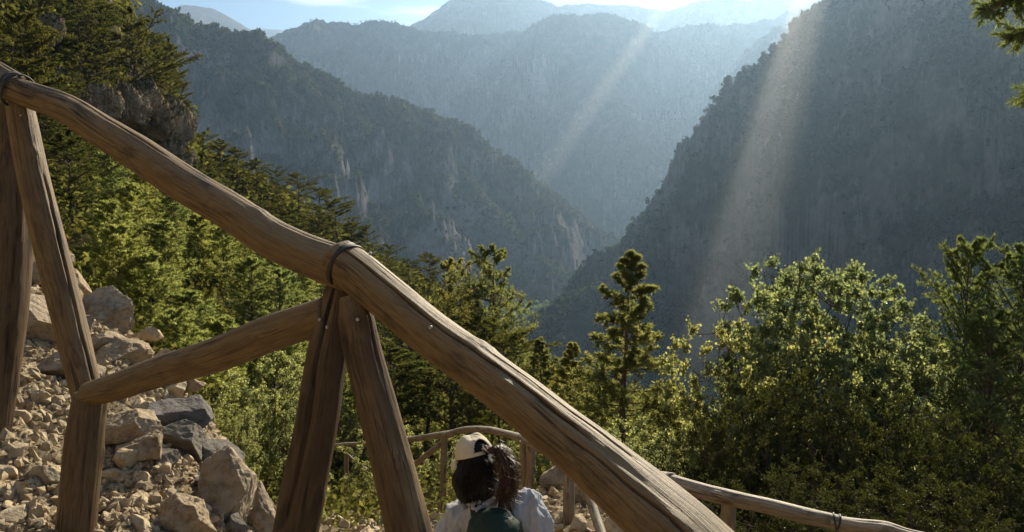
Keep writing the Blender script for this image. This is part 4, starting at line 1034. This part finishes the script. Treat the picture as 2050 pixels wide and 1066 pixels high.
for (kind, px, top, d, v, w, lab) in [
    (K_broad, 1640, 560, 11.5, 0, 0.86, 'big rounded leafy tree with small sunlit leaves on the right'),
    (K_broad, 1520, 640, 10.5, 1, 0.75, 'leafy tree forming the left shoulder of the big rounded one'),
    (K_broad, 1770, 660, 10.8, 1, 0.8, 'leafy tree between the big rounded one and the junipers'),
    (K_jun, 1945, 500, 11.5, 0, 0.62, 'feathery juniper with a spiky top near the right edge'),
    (K_jun, 2055, 520, 10.8, 1, 0.7, 'feathery juniper cut by the right edge of the picture'),
    (K_jun, 1990, 640, 10.2, 0, 0.9, 'lower juniper in front of the two spiky ones'),
    (K_shrub, 1370, 850, 11, 0, 1.2, 'leafy shrub left of the leafy trees, above the lower rail'),
    (K_shrub, 1290, 880, 9.5, 1, 1.0, 'small leafy shrub in the angle between the thick rail and the lower rail'),
    (K_shade, 1600, 780, 8.8, 1, 0.8, 'tree in painted shade low down behind the strapped rail'),
    (K_shade, 1760, 820, 8.4, 0, 0.8, 'tree in painted shade above the right end of the strapped rail'),
    (K_shade, 1450, 830, 9.2, 0, 0.8, 'tree in painted shade at the lower left foot of the leafy group'),
    (K_shade, 1900, 860, 8.0, 1, 0.8, 'tree in painted shade under the junipers'),
    (K_shade, 2040, 900, 7.8, 0, 0.8, 'tree in painted shade in the lower right corner'),
    (K_shade, 1700, 980, 6.6, 0, 1.1, 'low bush in painted shade behind the strap of the lower rail'),
    (K_shade, 1880, 980, 6.2, 1, 1.1, 'low bush in painted shade in the bottom right'),
    (K_shade, 1560, 960, 6.8, 1, 1.1, 'low bush in painted shade behind the middle of the lower rail'),
]: plant(kind, px, top, d, lab, G6, v, w, 1.0)
G7 = 'leafy shrubs below the bank'
for (px, top, d, v, w, lab) in [
    (520, 735, 9.5, 0, 0.95, 'round sunlit shrub under the brace, left of the centre posts'),
    (575, 790, 9.5, 1, 0.75, 'shrub showing just left of the left centre post'),
    (470, 830, 8.2, 1, 0.8, 'shaded shrub against the outer edge of the bank'),
    (700, 800, 17, 0, 1.0, 'sunlit shrub seen between the two centre posts'),
    (780, 870, 13, 1, 1.2, 'shrub behind the far left bend of the path railing'),
    (950, 880, 13, 0, 1.2, 'grassy green shrub behind the cap and the railing'),
    (1080, 890, 11.5, 1, 1.2, 'shrub behind the double post of the path railing'),
]: plant(K_shrub, px, top, d, lab, G7, v, w, 0.8)

# branch of a juniper standing outside the right edge, hanging into the top right corner
def overhang():
    x, y, z0 = P(2330, 200, 7.5); g = Hs(x, y)
    r = empty('juniper_tree', (x, y, g))
    tag(r, 'feathery juniper branches hanging into the top right corner', 'tree', 'leafy trees and shrubs on the right')
    rs = np.random.default_rng(77); tb = Tubes(); anc = []; dr = []
    top = P(2330, -420, 7.5)
    base = np.array([x, y, g])
    tp = np.array([base * (1 - t) + np.array(top) * t + [0.05 * math.sin(t * 5), 0, 0] for t in np.linspace(0, 1, 10)]) - base
    tb.add(tp, np.linspace(0.13, 0.03, 10), 8)
    for (a, b, c) in [((2330, -120), (2180, -60), (1975, 20)), ((2330, -60), (2180, 10), (2030, 70)), ((2330, 60), (2200, 120), (2062, 190)), ((2330, -220), (2180, -160), (2010, -50))]:
        A, B, C_ = [np.array(P(*q, 7.5)) - base for q in (a, b, c)]
        u = np.linspace(0, 1, 12)[:, None]; pts = (1 - u) ** 2 * A + 2 * u * (1 - u) * B + u ** 2 * C_
        tb.add(pts, np.linspace(0.035, 0.006, 12), 5)
        for k in range(120):
            t = 0.30 + 0.70 * k / 120; p = np.array([np.interp(t, u[:, 0], pts[:, i]) for i in range(3)])
            d = unit(unit(C_ - A) + rs.normal(size=3) * 0.7 + [0, 0, -0.2]); L = rs.uniform(0.06, 0.34) * (1.15 - t * 0.6)
            tb.add([p, p + d * L], [0.004, 0.002], 3)
            for f in (0.3, 0.5, 0.7, 0.85, 1): anc.append(p + d * L * f); dr.append(d)
    link('trunk', tb.mesh('trunk'), M_bark, r)
    link('crown', blades('crown', np.array(anc), unit(np.array(dr)), 12, 0.07, 0.010, 0.55, rs), L_juniper, r)
overhang()

# far woods: each one mass of small crowns on its mountain
def far_wood(name, ids, n, size, label, rmin, rmax, amin, amax, seed, cards=16, prob=None):
    rs = np.random.default_rng(seed)
    m = n * 6
    a = np.radians(rs.uniform(amin, amax, m)); r = np.sqrt(rs.uniform(rmin ** 2, rmax ** 2, m))
    x = r * np.sin(a); y = r * np.cos(a)
    z, ident = H(x, y, True)
    e = 4.0
    zx = H(x + e, y); zy = H(x, y + e)
    sl = np.hypot(zx - z, zy - z) / e
    keep = np.isin(ident, ids) & (rs.random(m) < np.clip(1.55 - sl * 0.75 + 0.9 * fbm(x / 60, y / 60, 3) * 1.6, 0.03, 1))
    x, y, z = x[keep][:n], y[keep][:n], z[keep][:n]; n = len(x)
    L_use = L_wood if 11 in ids else L_far
    hgt = size * (0.35 + 1.0 * rs.random(n) ** 1.7)
    d = unit(rs.normal(size=(n, cards, 3))); rr_ = rs.random((n, cards, 1)) ** 0.4
    c = np.stack([x, y, z + hgt * 0.5], -1)[:, None] + d * rr_ * (hgt[:, None, None] * np.array([0.42, 0.42, 0.5]))
    u = unit(rs.normal(size=c.shape) + d); v = unit(np.cross(u, rs.normal(size=c.shape)))
    s = hgt[:, None, None] * rs.uniform(0.16, 0.30, (n, cards, 1))
    V = np.stack([c - v * s, c + np.cross(u, v) * s, c + v * s * 1.1, c - np.cross(u, v) * s], 2).reshape(-1, 3)
    o = link(name, mesh_np(name, V, np.arange(len(V)).reshape(-1, 4)), L_use)
    tag(o, label, 'forest', kind='stuff')
far_wood('forest', [1], 12000, 6.0, 'scattered dark woodland over the grey mountain on the left', 650, 1400, -34, 14, 1)
far_wood('forest', [2], 16000, 5.0, 'dark woodland and scrub over the steep shaded mountain', 300, 760, 0, 36, 2)
far_wood('forest', [0, 11], 9000, 6.5, 'pale green woodland in the bottom of the gorge', 110, 1100, -16, 18, 3)
far_wood('forest', [3], 5000, 5.5, 'hazy distant woodland on the blue grey mountain wall', 1500, 2500, -20, 22, 4, 10)
# brush over the near hillside
def brush():
    rs = np.random.default_rng(21); n = 9000
    a = np.radians(rs.uniform(-36, 36, n)); r = rs.uniform(9, 90, n)
    x = r * np.sin(a); y = r * np.cos(a); z = H(x, y)
    hgt = rs.uniform(0.3, 1.0, n) * (0.5 + r / 50)
    k = 26
    d = unit(rs.normal(size=(n, k, 3))); d[..., 2] = np.abs(d[..., 2])
    c = np.stack([x, y, z], -1)[:, None] + d * hgt[:, None, None] * rs.random((n, k, 1)) ** 0.4
    u = unit(rs.normal(size=c.shape) + d); v = unit(np.cross(u, rs.normal(size=c.shape))); w = np.cross(u, v)
    s = (0.012 + 0.0028 * r)[:, None, None] * rs.uniform(0.6, 1.4, (n, k, 1))
    V = np.stack([c - v * s, c + w * s * 0.6, c + v * s, c - w * s * 0.6], 2).reshape(-1, 3)
    o = link('undergrowth', mesh_np('undergrowth', V, np.arange(len(V)).reshape(-1, 4)), L_dark)
    tag(o, 'low scrubby undergrowth between the trees', 'undergrowth', kind='stuff')
brush()
# ------------------------------------------------------------ the person on the lower path
def fabric(name, col, rough=0.9, tfac=0.0, scale=260, var=0.12):
    m, ns, ls = mat(name)
    tcn = node(ns, 'ShaderNodeTexCoord'); n = node(ns, 'ShaderNodeTexNoise'); n.inputs['Scale'].default_value = 9; n.inputs['Detail'].default_value = 6
    ls.new(tcn.outputs['Object'], n.inputs['Vector'])
    r = ramp(ns, [(0.3, tuple(v * (1 - var) for v in col)), (0.7, tuple(min(1, v * (1 + var)) for v in col))]); ls.new(n.outputs[0], r.inputs[0])
    w = node(ns, 'ShaderNodeTexNoise'); w.inputs['Scale'].default_value = scale; ls.new(tcn.outputs['Object'], w.inputs['Vector'])
    b = node(ns, 'ShaderNodeBump'); b.inputs['Strength'].default_value = 0.5; b.inputs['Distance'].default_value = 0.002; ls.new(w.outputs[0], b.inputs['Height'])
    bs = node(ns, 'ShaderNodeBsdfPrincipled'); bs.inputs['Roughness'].default_value = rough; bs.inputs['Specular IOR Level'].default_value = 0.15
    ls.new(r.outputs[0], bs.inputs['Base Color']); ls.new(b.outputs[0], bs.inputs['Normal'])
    o = node(ns, 'ShaderNodeOutputMaterial'); out = bs.outputs[0]
    if tfac:
        t = node(ns, 'ShaderNodeBsdfTranslucent'); ls.new(r.outputs[0], t.inputs[0])
        mm = node(ns, 'ShaderNodeMixShader'); mm.inputs[0].default_value = tfac; ls.new(out, mm.inputs[1]); ls.new(t.outputs[0], mm.inputs[2]); out = mm.outputs[0]
    ls.new(out, o.inputs[0]); return m
M_skin = fabric('skin', (0.52, 0.30, 0.20), 0.55, 0, 400, 0.05)
M_shirt = fabric('grey_shirt', (0.42, 0.42, 0.44), 0.9, 0.2)
M_cap = fabric('beige_cap', (0.60, 0.52, 0.39), 0.9, 0.12)
M_pack = fabric('dark_green_nylon', (0.018, 0.034, 0.024), 0.6)
M_strap = fabric('black_webbing', (0.012, 0.012, 0.013), 0.7)
M_trouser = fabric('dark_trousers', (0.05, 0.05, 0.06), 0.9)
M_shoe = fabric('brown_boot', (0.12, 0.08, 0.05), 0.7)
def hair_material():
    m, ns, ls = mat('brown_hair')
    g = node(ns, 'ShaderNodeNewGeometry')
    r = ramp(ns, [(0, (0.012, 0.008, 0.006)), (1, (0.12, 0.055, 0.028))]); ls.new(g.outputs['Random Per Island'], r.inputs[0])
    bs = node(ns, 'ShaderNodeBsdfPrincipled'); bs.inputs['Roughness'].default_value = 0.38
    ls.new(r.outputs[0], bs.inputs['Base Color'])
    o = node(ns, 'ShaderNodeOutputMaterial'); ls.new(bs.outputs[0], o.inputs[0]); return m
M_hair = hair_material()
M_hairdark = fabric('black_hair', (0.016, 0.011, 0.009), 0.42)
M_scalp = fabric('dark_hair_mass', (0.010, 0.007, 0.006), 0.6)

class Blob:
    """union of tapered limbs and ellipsoids, melted into one surface"""
    def __init__(s): s.V = []; s.F = []; s.n = 0
    def _add(s, V, F): s.V.append(V); s.F += [tuple(i + s.n for i in f) for f in F]; s.n += len(V)
    def ell(s, c, r, rot=None, sub=3):
        bm = bmesh.new(); bmesh.ops.create_icosphere(bm, subdivisions=sub, radius=1)
        V = np.array([v.co[:] for v in bm.verts]) * np.array(r)
        if rot is not None: V = V @ np.array(rot).T
        s._add(V + np.array(c), [[v.index for v in f.verts] for f in bm.faces]); bm.free(); return s
    def limb(s, pts, rad, k=16, n=10, squash=1.0):
        c, r, _ = spline(pts, rad, n)
        for (p, q) in ((c[0], r[0]), (c[-1], r[-1])): s.ell(p, (q * .98,) * 3, None, 2)
        T = np.gradient(c, axis=0); T /= np.linalg.norm(T, axis=1)[:, None]
        ref = np.array([0, 1.0, 0]) if abs(T[0, 1]) < 0.8 else np.array([1.0, 0, 0])
        A = np.cross(ref, T); A /= np.linalg.norm(A, axis=1)[:, None]; B = np.cross(T, A)
        th = np.linspace(0, 2 * np.pi, k, endpoint=False)
        V = c[:, None] + r[:, None, None] * (np.cos(th)[None, :, None] * A[:, None] + squash * np.sin(th)[None, :, None] * B[:, None])
        F = [(i * k + j, i * k + (j + 1) % k, (i + 1) * k + (j + 1) % k, (i + 1) * k + j) for i in range(n - 1) for j in range(k)]
        F += [tuple(range(k))[::-1], tuple((n - 1) * k + j for j in range(k))]
        s._add(V.reshape(-1, 3), F); return s
    def build(s, name, m, parent, voxel=0.006, smooth=4, disp=None):
        me = bpy.data.meshes.new(name + '_raw'); me.from_pydata(np.concatenate(s.V).tolist(), [], s.F)
        o = bpy.data.objects.new(name, me); COL.objects.link(o)
        r = o.modifiers.new('r', 'REMESH'); r.mode = 'VOXEL'; r.voxel_size = voxel; r.use_smooth_shade = True
        q = o.modifiers.new('s', 'SMOOTH'); q.iterations = smooth; q.factor = 0.6
        dg = bpy.context.evaluated_depsgraph_get(); dg.update()
        m2 = bpy.data.meshes.new_from_object(o.evaluated_get(dg)); m2.name = name
        bpy.data.objects.remove(o)
        if disp:
            v = np.empty(len(m2.vertices) * 3, np.float32); m2.vertices.foreach_get('co', v); v = v.reshape(-1, 3).astype(float)
            nn = np.empty(len(v) * 3, np.float32); m2.vertices.foreach_get('normal', nn); nn = nn.reshape(-1, 3)
            v += nn * disp(v)[:, None]
            m2.vertices.foreach_set('co', v.astype(np.float32).ravel())
        m2.polygons.foreach_set('use_smooth', np.ones(len(m2.polygons), bool))
        m2.materials.clear(); m2.update()
        return link(name, m2, m, parent)

px_, py_ = P(990, 1000, 3.6)[0], 3.6
zf = P(990, 975, 3.6)[2] - 1.385
person = empty('person', (px_, py_, zf))
tag(person, 'person in a beige cap and pale shirt walking down the path, seen from behind', 'person')
hc = np.array([-0.098, 0.05, 1.512])                      # head centre
Rh = Matrix.Rotation(R(-14), 3, 'Y') @ Matrix.Rotation(R(-14), 3, 'X') @ Matrix.Rotation(R(36), 3, 'Z')
Rn = np.array(Rh)
def hd(p): return hc + Rn @ np.array(p, float)
b = Blob()
b.ell(hc, (0.074, 0.094, 0.105), Rn, 4); b.ell(hd((0, 0.03, -0.055)), (0.055, 0.062, 0.062), Rn)
b.limb([hd((0, 0.088, 0.0)), hd((0, 0.112, -0.032))], [0.010, 0.014]); b.ell(hd((0, 0.086, -0.062)), (0.024, 0.012, 0.007), Rn)
for sx in (-1, 1):
    b.ell(hd((sx * 0.076, -0.005, -0.015)), (0.010, 0.020, 0.031), Rn); b.ell(hd((sx * 0.032, 0.078, 0.012)), (0.016, 0.012, 0.009), Rn)
b.limb([(-0.03, 0.01, 1.30), (-0.06, 0.02, 1.38), hd((0, -0.01, -0.06))], [0.062, 0.054, 0.054])
b.limb([(-0.01, 0, 0.92), (-0.012, 0.0, 1.10), (-0.02, 0.005, 1.26)], [0.13, 0.12, 0.125], squash=0.7)
SHR, SHL = (0.155, 0.0, 1.285), (-0.175, 0.02, 1.225)
b.limb([(-0.02, 0, 1.27), SHR], [0.07, 0.055]); b.limb([(-0.02, 0, 1.27), SHL], [0.07, 0.055])
ELR, ELL = (0.235, -0.01, 1.02), (-0.245, 0.04, 0.97)
HR, HL = (0.215, 0.16, 0.86), (-0.215, 0.20, 0.80)
for S_, E_, H_, sx in ((SHR, ELR, HR, 1), (SHL, ELL, HL, -1)):
    b.limb([S_, E_], [0.048, 0.038]); b.limb([E_, H_], [0.038, 0.025])
    h = np.array(H_); fwd = unit(h - np.array(E_)); palm = h + fwd * 0.05
    b.limb([h, h + fwd * 0.08], [0.025, 0.034], squash=0.45)
    for f in range(4):
        o_ = np.array([0, 0, (f - 1.5) * 0.021]); st = h + fwd * 0.085 + o_
        ln = (0.060, 0.074, 0.070, 0.052)[f]
        b.limb([st, st + fwd * ln * 0.5 + [-sx * 0.006, 0, -0.004], st + fwd * ln * 0.9 + [-sx * 0.026, 0, -0.012]], [0.0095, 0.0085, 0.007], n=6, k=10)
    st = h + fwd * 0.03 + [-sx * 0.01, 0, 0.03]
    b.limb([st, st + fwd * 0.03 + [-sx * 0.02, 0, 0.02], st + fwd * 0.06 + [-sx * 0.03, 0, 0.018]], [0.012, 0.010, 0.008], n=6, k=10)
LG = [((0.09, 0, 0.90), (0.10, 0.10, 0.50), (0.10, 0.02, 0.09)), ((-0.10, 0, 0.90), (-0.10, 0.05, 0.48), (-0.10, -0.20, 0.10))]
for a_, k_, f_ in LG: b.limb([a_, k_], [0.085, 0.055]); b.limb([k_, f_], [0.052, 0.036]); b.limb([f_, (f_[0], f_[1] + 0.15, 0.045)], [0.036, 0.03])
b.build('body', M_skin, person, 0.0048, 3)
# eyes
for sx in (-1, 1):
    bm = bmesh.new(); bmesh.ops.create_uvsphere(bm, u_segments=12, v_segments=8, radius=0.011)
    me = bpy.data.meshes.new('eye'); bm.to_mesh(me); bm.free()
    e = link('eye', me, M_strap, person); e.location = hd((sx * 0.032, 0.083, 0.012))
# clothing
def folds(amp, s1, stretch):
    def f(v):
        q = v * np.array(stretch) * s1
        return amp * (1 - 2.4 * np.abs(f3(q, 3, 0.45))) + 0.35 * amp * (1 - 2 * np.abs(f3(q * 2.7 + 4, 2)))
    return f
b = Blob()
b.limb([(-0.01, 0, 0.84), (-0.012, 0.0, 1.05), (-0.02, 0.0, 1.22)], [0.165, 0.158, 0.155], squash=0.72)
b.limb([(-0.03, 0, 1.24), (0.09, -0.01, 1.275), SHR], [0.085, 0.080, 0.076]); b.limb([(-0.03, 0, 1.23), (-0.11, 0, 1.235), SHL], [0.085, 0.076, 0.070])
b.limb([SHR, (0.215, -0.01, 1.15), ELR], [0.080, 0.074, 0.062]); b.limb([SHL, (-0.225, 0.03, 1.10), ELL], [0.074, 0.070, 0.060])
b.limb([ELR, (0.222, 0.09, 0.93), (0.216, 0.15, 0.87)], [0.062, 0.052, 0.040]); b.limb([ELL, (-0.225, 0.13, 0.88), (-0.216, 0.19, 0.81)], [0.058, 0.050, 0.040])
b.build('shirt', M_shirt, person, 0.006, 3, folds(0.016, 6, (2.4, 1.4, 0.7)))
b = Blob()                                              # collar / hood bunched at the neck
for k in range(9):
    a0 = R(200 + k * 40); a1 = a0 + R(42); c0_ = np.array([-0.055, 0.005, 1.345])
    f = lambda a: c0_ + np.array([0.088 * math.cos(a), 0.075 * math.sin(a), 0.012 * math.cos(a) + (0.018 if math.sin(a) > 0 else -0.01)])
    b.limb([f(a0), f(a1)], [0.024, 0.024], n=4)
b.build('collar', M_shirt, person, 0.005, 3, folds(0.005, 14, (1, 1, 1)))
b = Blob(); b.limb([(-0.01, 0, 0.93), (-0.01, 0, 0.84)], [0.135, 0.14], squash=0.75)
for a_, k_, f_ in LG: b.limb([a_, k_], [0.105, 0.075]); b.limb([k_, (f_[0], f_[1], 0.12)], [0.075, 0.062])
b.build('trousers', M_trouser, person, 0.008, 3, folds(0.005, 8, (1, 1, 1)))
for a_, k_, f_ in LG:
    b = Blob(); b.limb([(f_[0], f_[1], 0.13), (f_[0], f_[1], 0.06)], [0.05, 0.05]); b.limb([(f_[0], f_[1] - 0.02, 0.045), (f_[0], f_[1] + 0.17, 0.042)], [0.046, 0.044])
    b.build('boot', M_shoe, person, 0.006, 2)

# cap: panelled dome with an arched opening at the back, strap and curved brim
def cap():
    root = person
    nu, nv = 96, 34; V = []; ok = []
    for j in range(nv + 1):
        ph = (math.pi / 2) * j / nv                      # 0 rim .. 90 crown
        for i in range(nu):
            th = 2 * math.pi * i / nu
            pan = 1 - 0.018 * abs(math.cos(3 * th)) ** 14 + 0.006 * math.sin(9 * th + j * 0.3) * math.cos(ph)
            dip = 0.010 * math.exp(-((ph - 1.2) / 0.25) ** 2) * (math.cos(2 * th + 0.5))
            x = 0.092 * math.cos(th) * math.cos(ph) ** 0.80 * pan; y = 0.108 * math.sin(th) * math.cos(ph) ** 0.80 * pan
            z = 0.012 + 0.102 * math.sin(ph) ** 1.05 * pan + dip
            V.append((x, y, z))
    F = []
    for j in range(nv):
        for i in range(nu):
            th = 2 * math.pi * (i + .5) / nu; ph = (math.pi / 2) * (j + .5) / nv
            ab = abs(((th - 1.5 * math.pi) + math.pi) % (2 * math.pi) - math.pi)
            if j < nv * 0.60 and (ab / 0.58) ** 2 + (ph / 0.88) ** 2 < 1 and j > 3: continue      # opening
            F.append((j * nu + i, j * nu + (i + 1) % nu, (j + 1) * nu + (i + 1) % nu, (j + 1) * nu + i))
    V = np.array([hd(v) for v in V])
    me = bpy.data.meshes.new('cap'); me.from_pydata(V.tolist(), [], F)
    o = link('cap', me, M_cap, root)
    s = o.modifiers.new('s', 'SOLIDIFY'); s.thickness = 0.0028; s.offset = 0
    me.polygons.foreach_set('use_smooth', np.ones(len(F), bool))
    # brim
    V = []; F = []; nu, nv = 28, 10
    for j in range(nv + 1):
        for i in range(nu + 1):
            a = R(18 + 144 * i / nu); t = j / nv
            r0x, r0y = 0.091, 0.107
            ext = 0.075 * t * (math.sin(math.pi * (i / nu)) ** 0.45)
            x = r0x * math.cos(a) * (1 + 0.10 * t * (1 if abs(math.cos(a)) > .1 else 1)); y = r0y * math.sin(a) + ext
            z = 0.016 - 0.010 * t - 0.24 * x * x / 0.09 * t * 1.6 - 0.0
            V.append(hd((x, y, z)))
    for j in range(nv):
        for i in range(nu): F.append((j * (nu + 1) + i, j * (nu + 1) + i + 1, (j + 1) * (nu + 1) + i + 1, (j + 1) * (nu + 1) + i))
    me = bpy.data.meshes.new('brim'); me.from_pydata([tuple(v) for v in V], [], F)
    me.polygons.foreach_set('use_smooth', np.ones(len(F), bool))
    br = link('brim', me, M_cap, o); s = br.modifiers.new('s', 'SOLIDIFY'); s.thickness = 0.004
    bt = Blob(); bt.ell(hd((0, 0, 0.114)), (0.007, 0.007, 0.004), Rn, 2); bt.build('button', M_cap, o, 0.001, 1)
cap()
# hair: dark mass under the cap, loose strands, and the pony tail
def hair():
    b = Blob(); b.ell(hd((0, -0.008, 0.0)), (0.083, 0.093, 0.088), Rn); b.ell(hd((0, -0.024, 0.030)), (0.066, 0.074, 0.062), Rn)
    b.limb([hd((0, -0.05, 0.01)), hd((0.0, -0.065, -0.055)), (-0.09, -0.045, 1.385)], [0.058, 0.066, 0.060])
    b.limb([hd((-0.03, -0.05, -0.02)), (-0.160, -0.03, 1.42), (-0.135, -0.05, 1.36)], [0.05, 0.05, 0.045])
    b.limb([hd((0.03, -0.06, -0.02)), (-0.04, -0.06, 1.41), (-0.045, -0.05, 1.36)], [0.045, 0.045, 0.045])
    h = b.build('hair', M_scalp, person, 0.005, 3, lambda v: 0.005 * f3(v * np.array([60, 60, 8]), 2))
    rs = np.random.default_rng(4)
    tb = Tubes()
    for k in range(800):                                   # strands lying on the dark mass
        a = rs.uniform(-1.9, 1.9); c, s_ = math.sin(a), -math.cos(a)
        p0 = hd((0.086 * c, 0.098 * s_ - 0.002, 0.016)); p1 = hd((0.098 * c, 0.116 * s_ - 0.018, -0.045))
        tgt = np.array([-0.09 + 0.07 * c, -0.085 + 0.03 * rs.normal() * 0.4 + 0.03 * (s_ + 1), 1.375 + rs.uniform(-0.05, 0.02)])
        pts, _, _ = spline([p0, p1 + rs.normal(size=3) * 0.004, (p1 + tgt) / 2 + rs.normal(size=3) * 0.008, tgt], [1, 1, 1, 1], 9)
        tb.add(pts, np.full(9, 0.0014), 3)
    link('strand', tb.mesh('strand'), M_hairdark, h)
    tb = Tubes()
    w = lambda px, py, d=3.5: np.array(P(px, py, d)) - np.array([px_, py_, zf])
    for k in range(520):
        r1, r2 = rs.normal(size=2)
        A = hd((0.010 + r1 * 0.008, -0.105, 0.034 + r2 * 0.008))
        B = w(1003 + r1 * 6, 905 + r2 * 7, 3.46 + rs.normal() * 0.015)
        C_ = w(1019 + rs.normal() * 11, 945 + r2 * 10, 3.45 + rs.normal() * 0.025)
        D = w(1020 + rs.normal() * 10, 975 + rs.normal() * 10, 3.46 + rs.normal() * 0.025)
        E = w(1006 + rs.normal() * 13, 1003 + rs.normal() * 14, 3.47 + rs.normal() * 0.02)
        pts, _, _ = spline([A, B, C_, D, E], [1] * 5, 22)
        ph = rs.uniform(0, 6.28); u = np.linspace(0, 1, 22)
        pts = pts + (np.sin(u * rs.uniform(14, 30) + ph) * 0.016 * u)[:, None] * np.array([1, 0.4, 0.2]) + (np.cos(u * 19 + ph) * 0.004 * u)[:, None] * np.array([0, 1, 0.3])
        tb.add(pts, np.linspace(0.0013, 0.0008, 22), 3)
    link('ponytail', tb.mesh('ponytail'), M_hair, h)
hair()
# backpack, worn on the back
bp_ = empty('backpack', (px_, py_ - 0.2, zf + 0.8))
tag(bp_, 'dark green backpack on the back of the person in the cap', 'backpack')
off = Matrix.Translation((-px_, -(py_ - 0.2), -(zf + 0.8)))
T0 = Vector((0, 0.2, -0.8))
def pk(o): o.parent = bp_; o.location = T0; return o
b = Blob(); b.limb([(0.0, -0.20, 0.82), (0.0, -0.205, 1.02), (0.0, -0.175, 1.215)], [0.155, 0.160, 0.135], squash=0.55); b.limb([(-0.055, -0.17, 1.235), (0.06, -0.17, 1.245)], [0.05, 0.05])
pk(b.build('bag', M_pack, None, 0.007, 4, folds(0.006, 7, (1, 1, 1))))
for sx, S_ in ((1, SHR), (-1, SHL)):
    b = Blob(); s_ = np.array(S_)
    b.limb([(sx * 0.06 - 0.01, -0.15, 1.235), (sx * 0.075 - 0.015, -0.06, 1.325), (sx * 0.080 - 0.015, 0.035, 1.325), (sx * 0.09, 0.115, 1.20), (sx * 0.12, 0.10, 1.02), (sx * 0.12, -0.10, 0.92)], [0.034] * 6, squash=0.45, n=26)
    pk(b.build('strap', M_pack, None, 0.006, 2))
b = Blob(); b.limb([(-0.03, -0.175, 1.25), (-0.02, -0.19, 1.30), (0.02, -0.19, 1.30), (0.03, -0.175, 1.25)], [0.009] * 4, n=16)
pk(b.build('handle', M_strap, None, 0.004, 1))
person.location = Vector(person.location) * 1.05 + Vector((0, 0, 0.072))
bp_.location = Vector(bp_.location) + (Vector(person.location) - Vector((px_, py_, zf)))
# ------------------------------------------------------------ haze
def build_haze():
    lo = float(GZ.min()) - 2
    me = bpy.data.meshes.new('haze')
    bm = bmesh.new(); bmesh.ops.create_cube(bm, size=1)
    for v in bm.verts:
        v.co.x = v.co.x * 12700; v.co.y = v.co.y * 12700
        v.co.z = lo if v.co.z < 0 else float(GZ.max()) + 25
    bm.to_mesh(me); bm.free()
    m, ns, ls = mat('haze')
    pv = node(ns, 'ShaderNodeVolumePrincipled')
    pv.inputs['Color'].default_value = (0.44, 0.67, 1.0, 1)
    pv.inputs['Density'].default_value = HAZE
    pv.inputs['Anisotropy'].default_value = 0.6
    o = node(ns, 'ShaderNodeOutputMaterial'); ls.new(pv.outputs[0], o.inputs['Volume'])
    h = link('haze', me, m)
    tag(h, 'thin blue sunlit haze filling the gorge', 'haze', kind='stuff')
HAZE = 0.000145
build_haze()

# sunbeams imitated by added shafts of denser air along the sun's direction
def beam(name, px, py, d, length, rx, dens, label, back=0.0):
    A = Vector(P(px, py, d)) - SUNV * back
    me = bpy.data.meshes.new(name)
    bm = bmesh.new(); bmesh.ops.create_cone(bm, cap_ends=True, segments=24, radius1=1, radius2=1, depth=1)
    bm.to_mesh(me); bm.free()
    m, ns, ls = mat(name)
    tcn = node(ns, 'ShaderNodeTexCoord'); sp = node(ns, 'ShaderNodeSeparateXYZ'); ls.new(tcn.outputs['Object'], sp.inputs[0])
    def mt(op, a, b=None, c=None):
        n = node(ns, 'ShaderNodeMath', operation=op)
        for i, v in enumerate((a, b, c)):
            if v is None: continue
            if isinstance(v, (int, float)): n.inputs[i].default_value = v
            else: ls.new(v, n.inputs[i])
        return n.outputs[0]
    r2 = mt('ADD', mt('MULTIPLY', sp.outputs[0], sp.outputs[0]), mt('MULTIPLY', sp.outputs[1], sp.outputs[1]))
    rad_ = mt('MAXIMUM', mt('SUBTRACT', 1.0, r2), 0.0); rad_ = mt('MULTIPLY', rad_, rad_)
    t = mt('ADD', sp.outputs[2], 0.5)
    lo = mt('MINIMUM', mt('MULTIPLY', t, 14.0), 1.0); hi = mt('MINIMUM', mt('MULTIPLY', mt('SUBTRACT', 1.0, t), 5.0), 1.0)
    dn = mt('MULTIPLY', mt('MULTIPLY', rad_, mt('MULTIPLY', lo, hi)), dens)
    pv = node(ns, 'ShaderNodeVolumePrincipled'); pv.inputs['Color'].default_value = (0.92, 0.97, 1.0, 1); pv.inputs['Anisotropy'].default_value = 0.45
    ls.new(dn, pv.inputs['Density'])
    o = node(ns, 'ShaderNodeOutputMaterial'); ls.new(pv.outputs[0], o.inputs['Volume'])
    b = link(name, me, m)
    b.location = A + SUNV * (length / 2); b.rotation_euler = SUNV.to_track_quat('Z', 'Y').to_euler(); b.scale = (rx, rx, length)
    tag(b, label, 'sunbeam', kind='stuff')
beam('sunbeam', 1342, 870, 70, 200, 2.2, 0.022, 'broad sunbeam imitated by added dense air in front of the dark right mountain')
beam('sunbeam', 1060, 390, 170, 150, 3.4, 0.008, 'faint sunbeam imitated by added dense air over the middle of the gorge')
beam('sunbeam', 1385, 850, 75, 190, 6.0, 0.0045, 'faint wide sunbeam halo imitated by added dense air around the broad one')
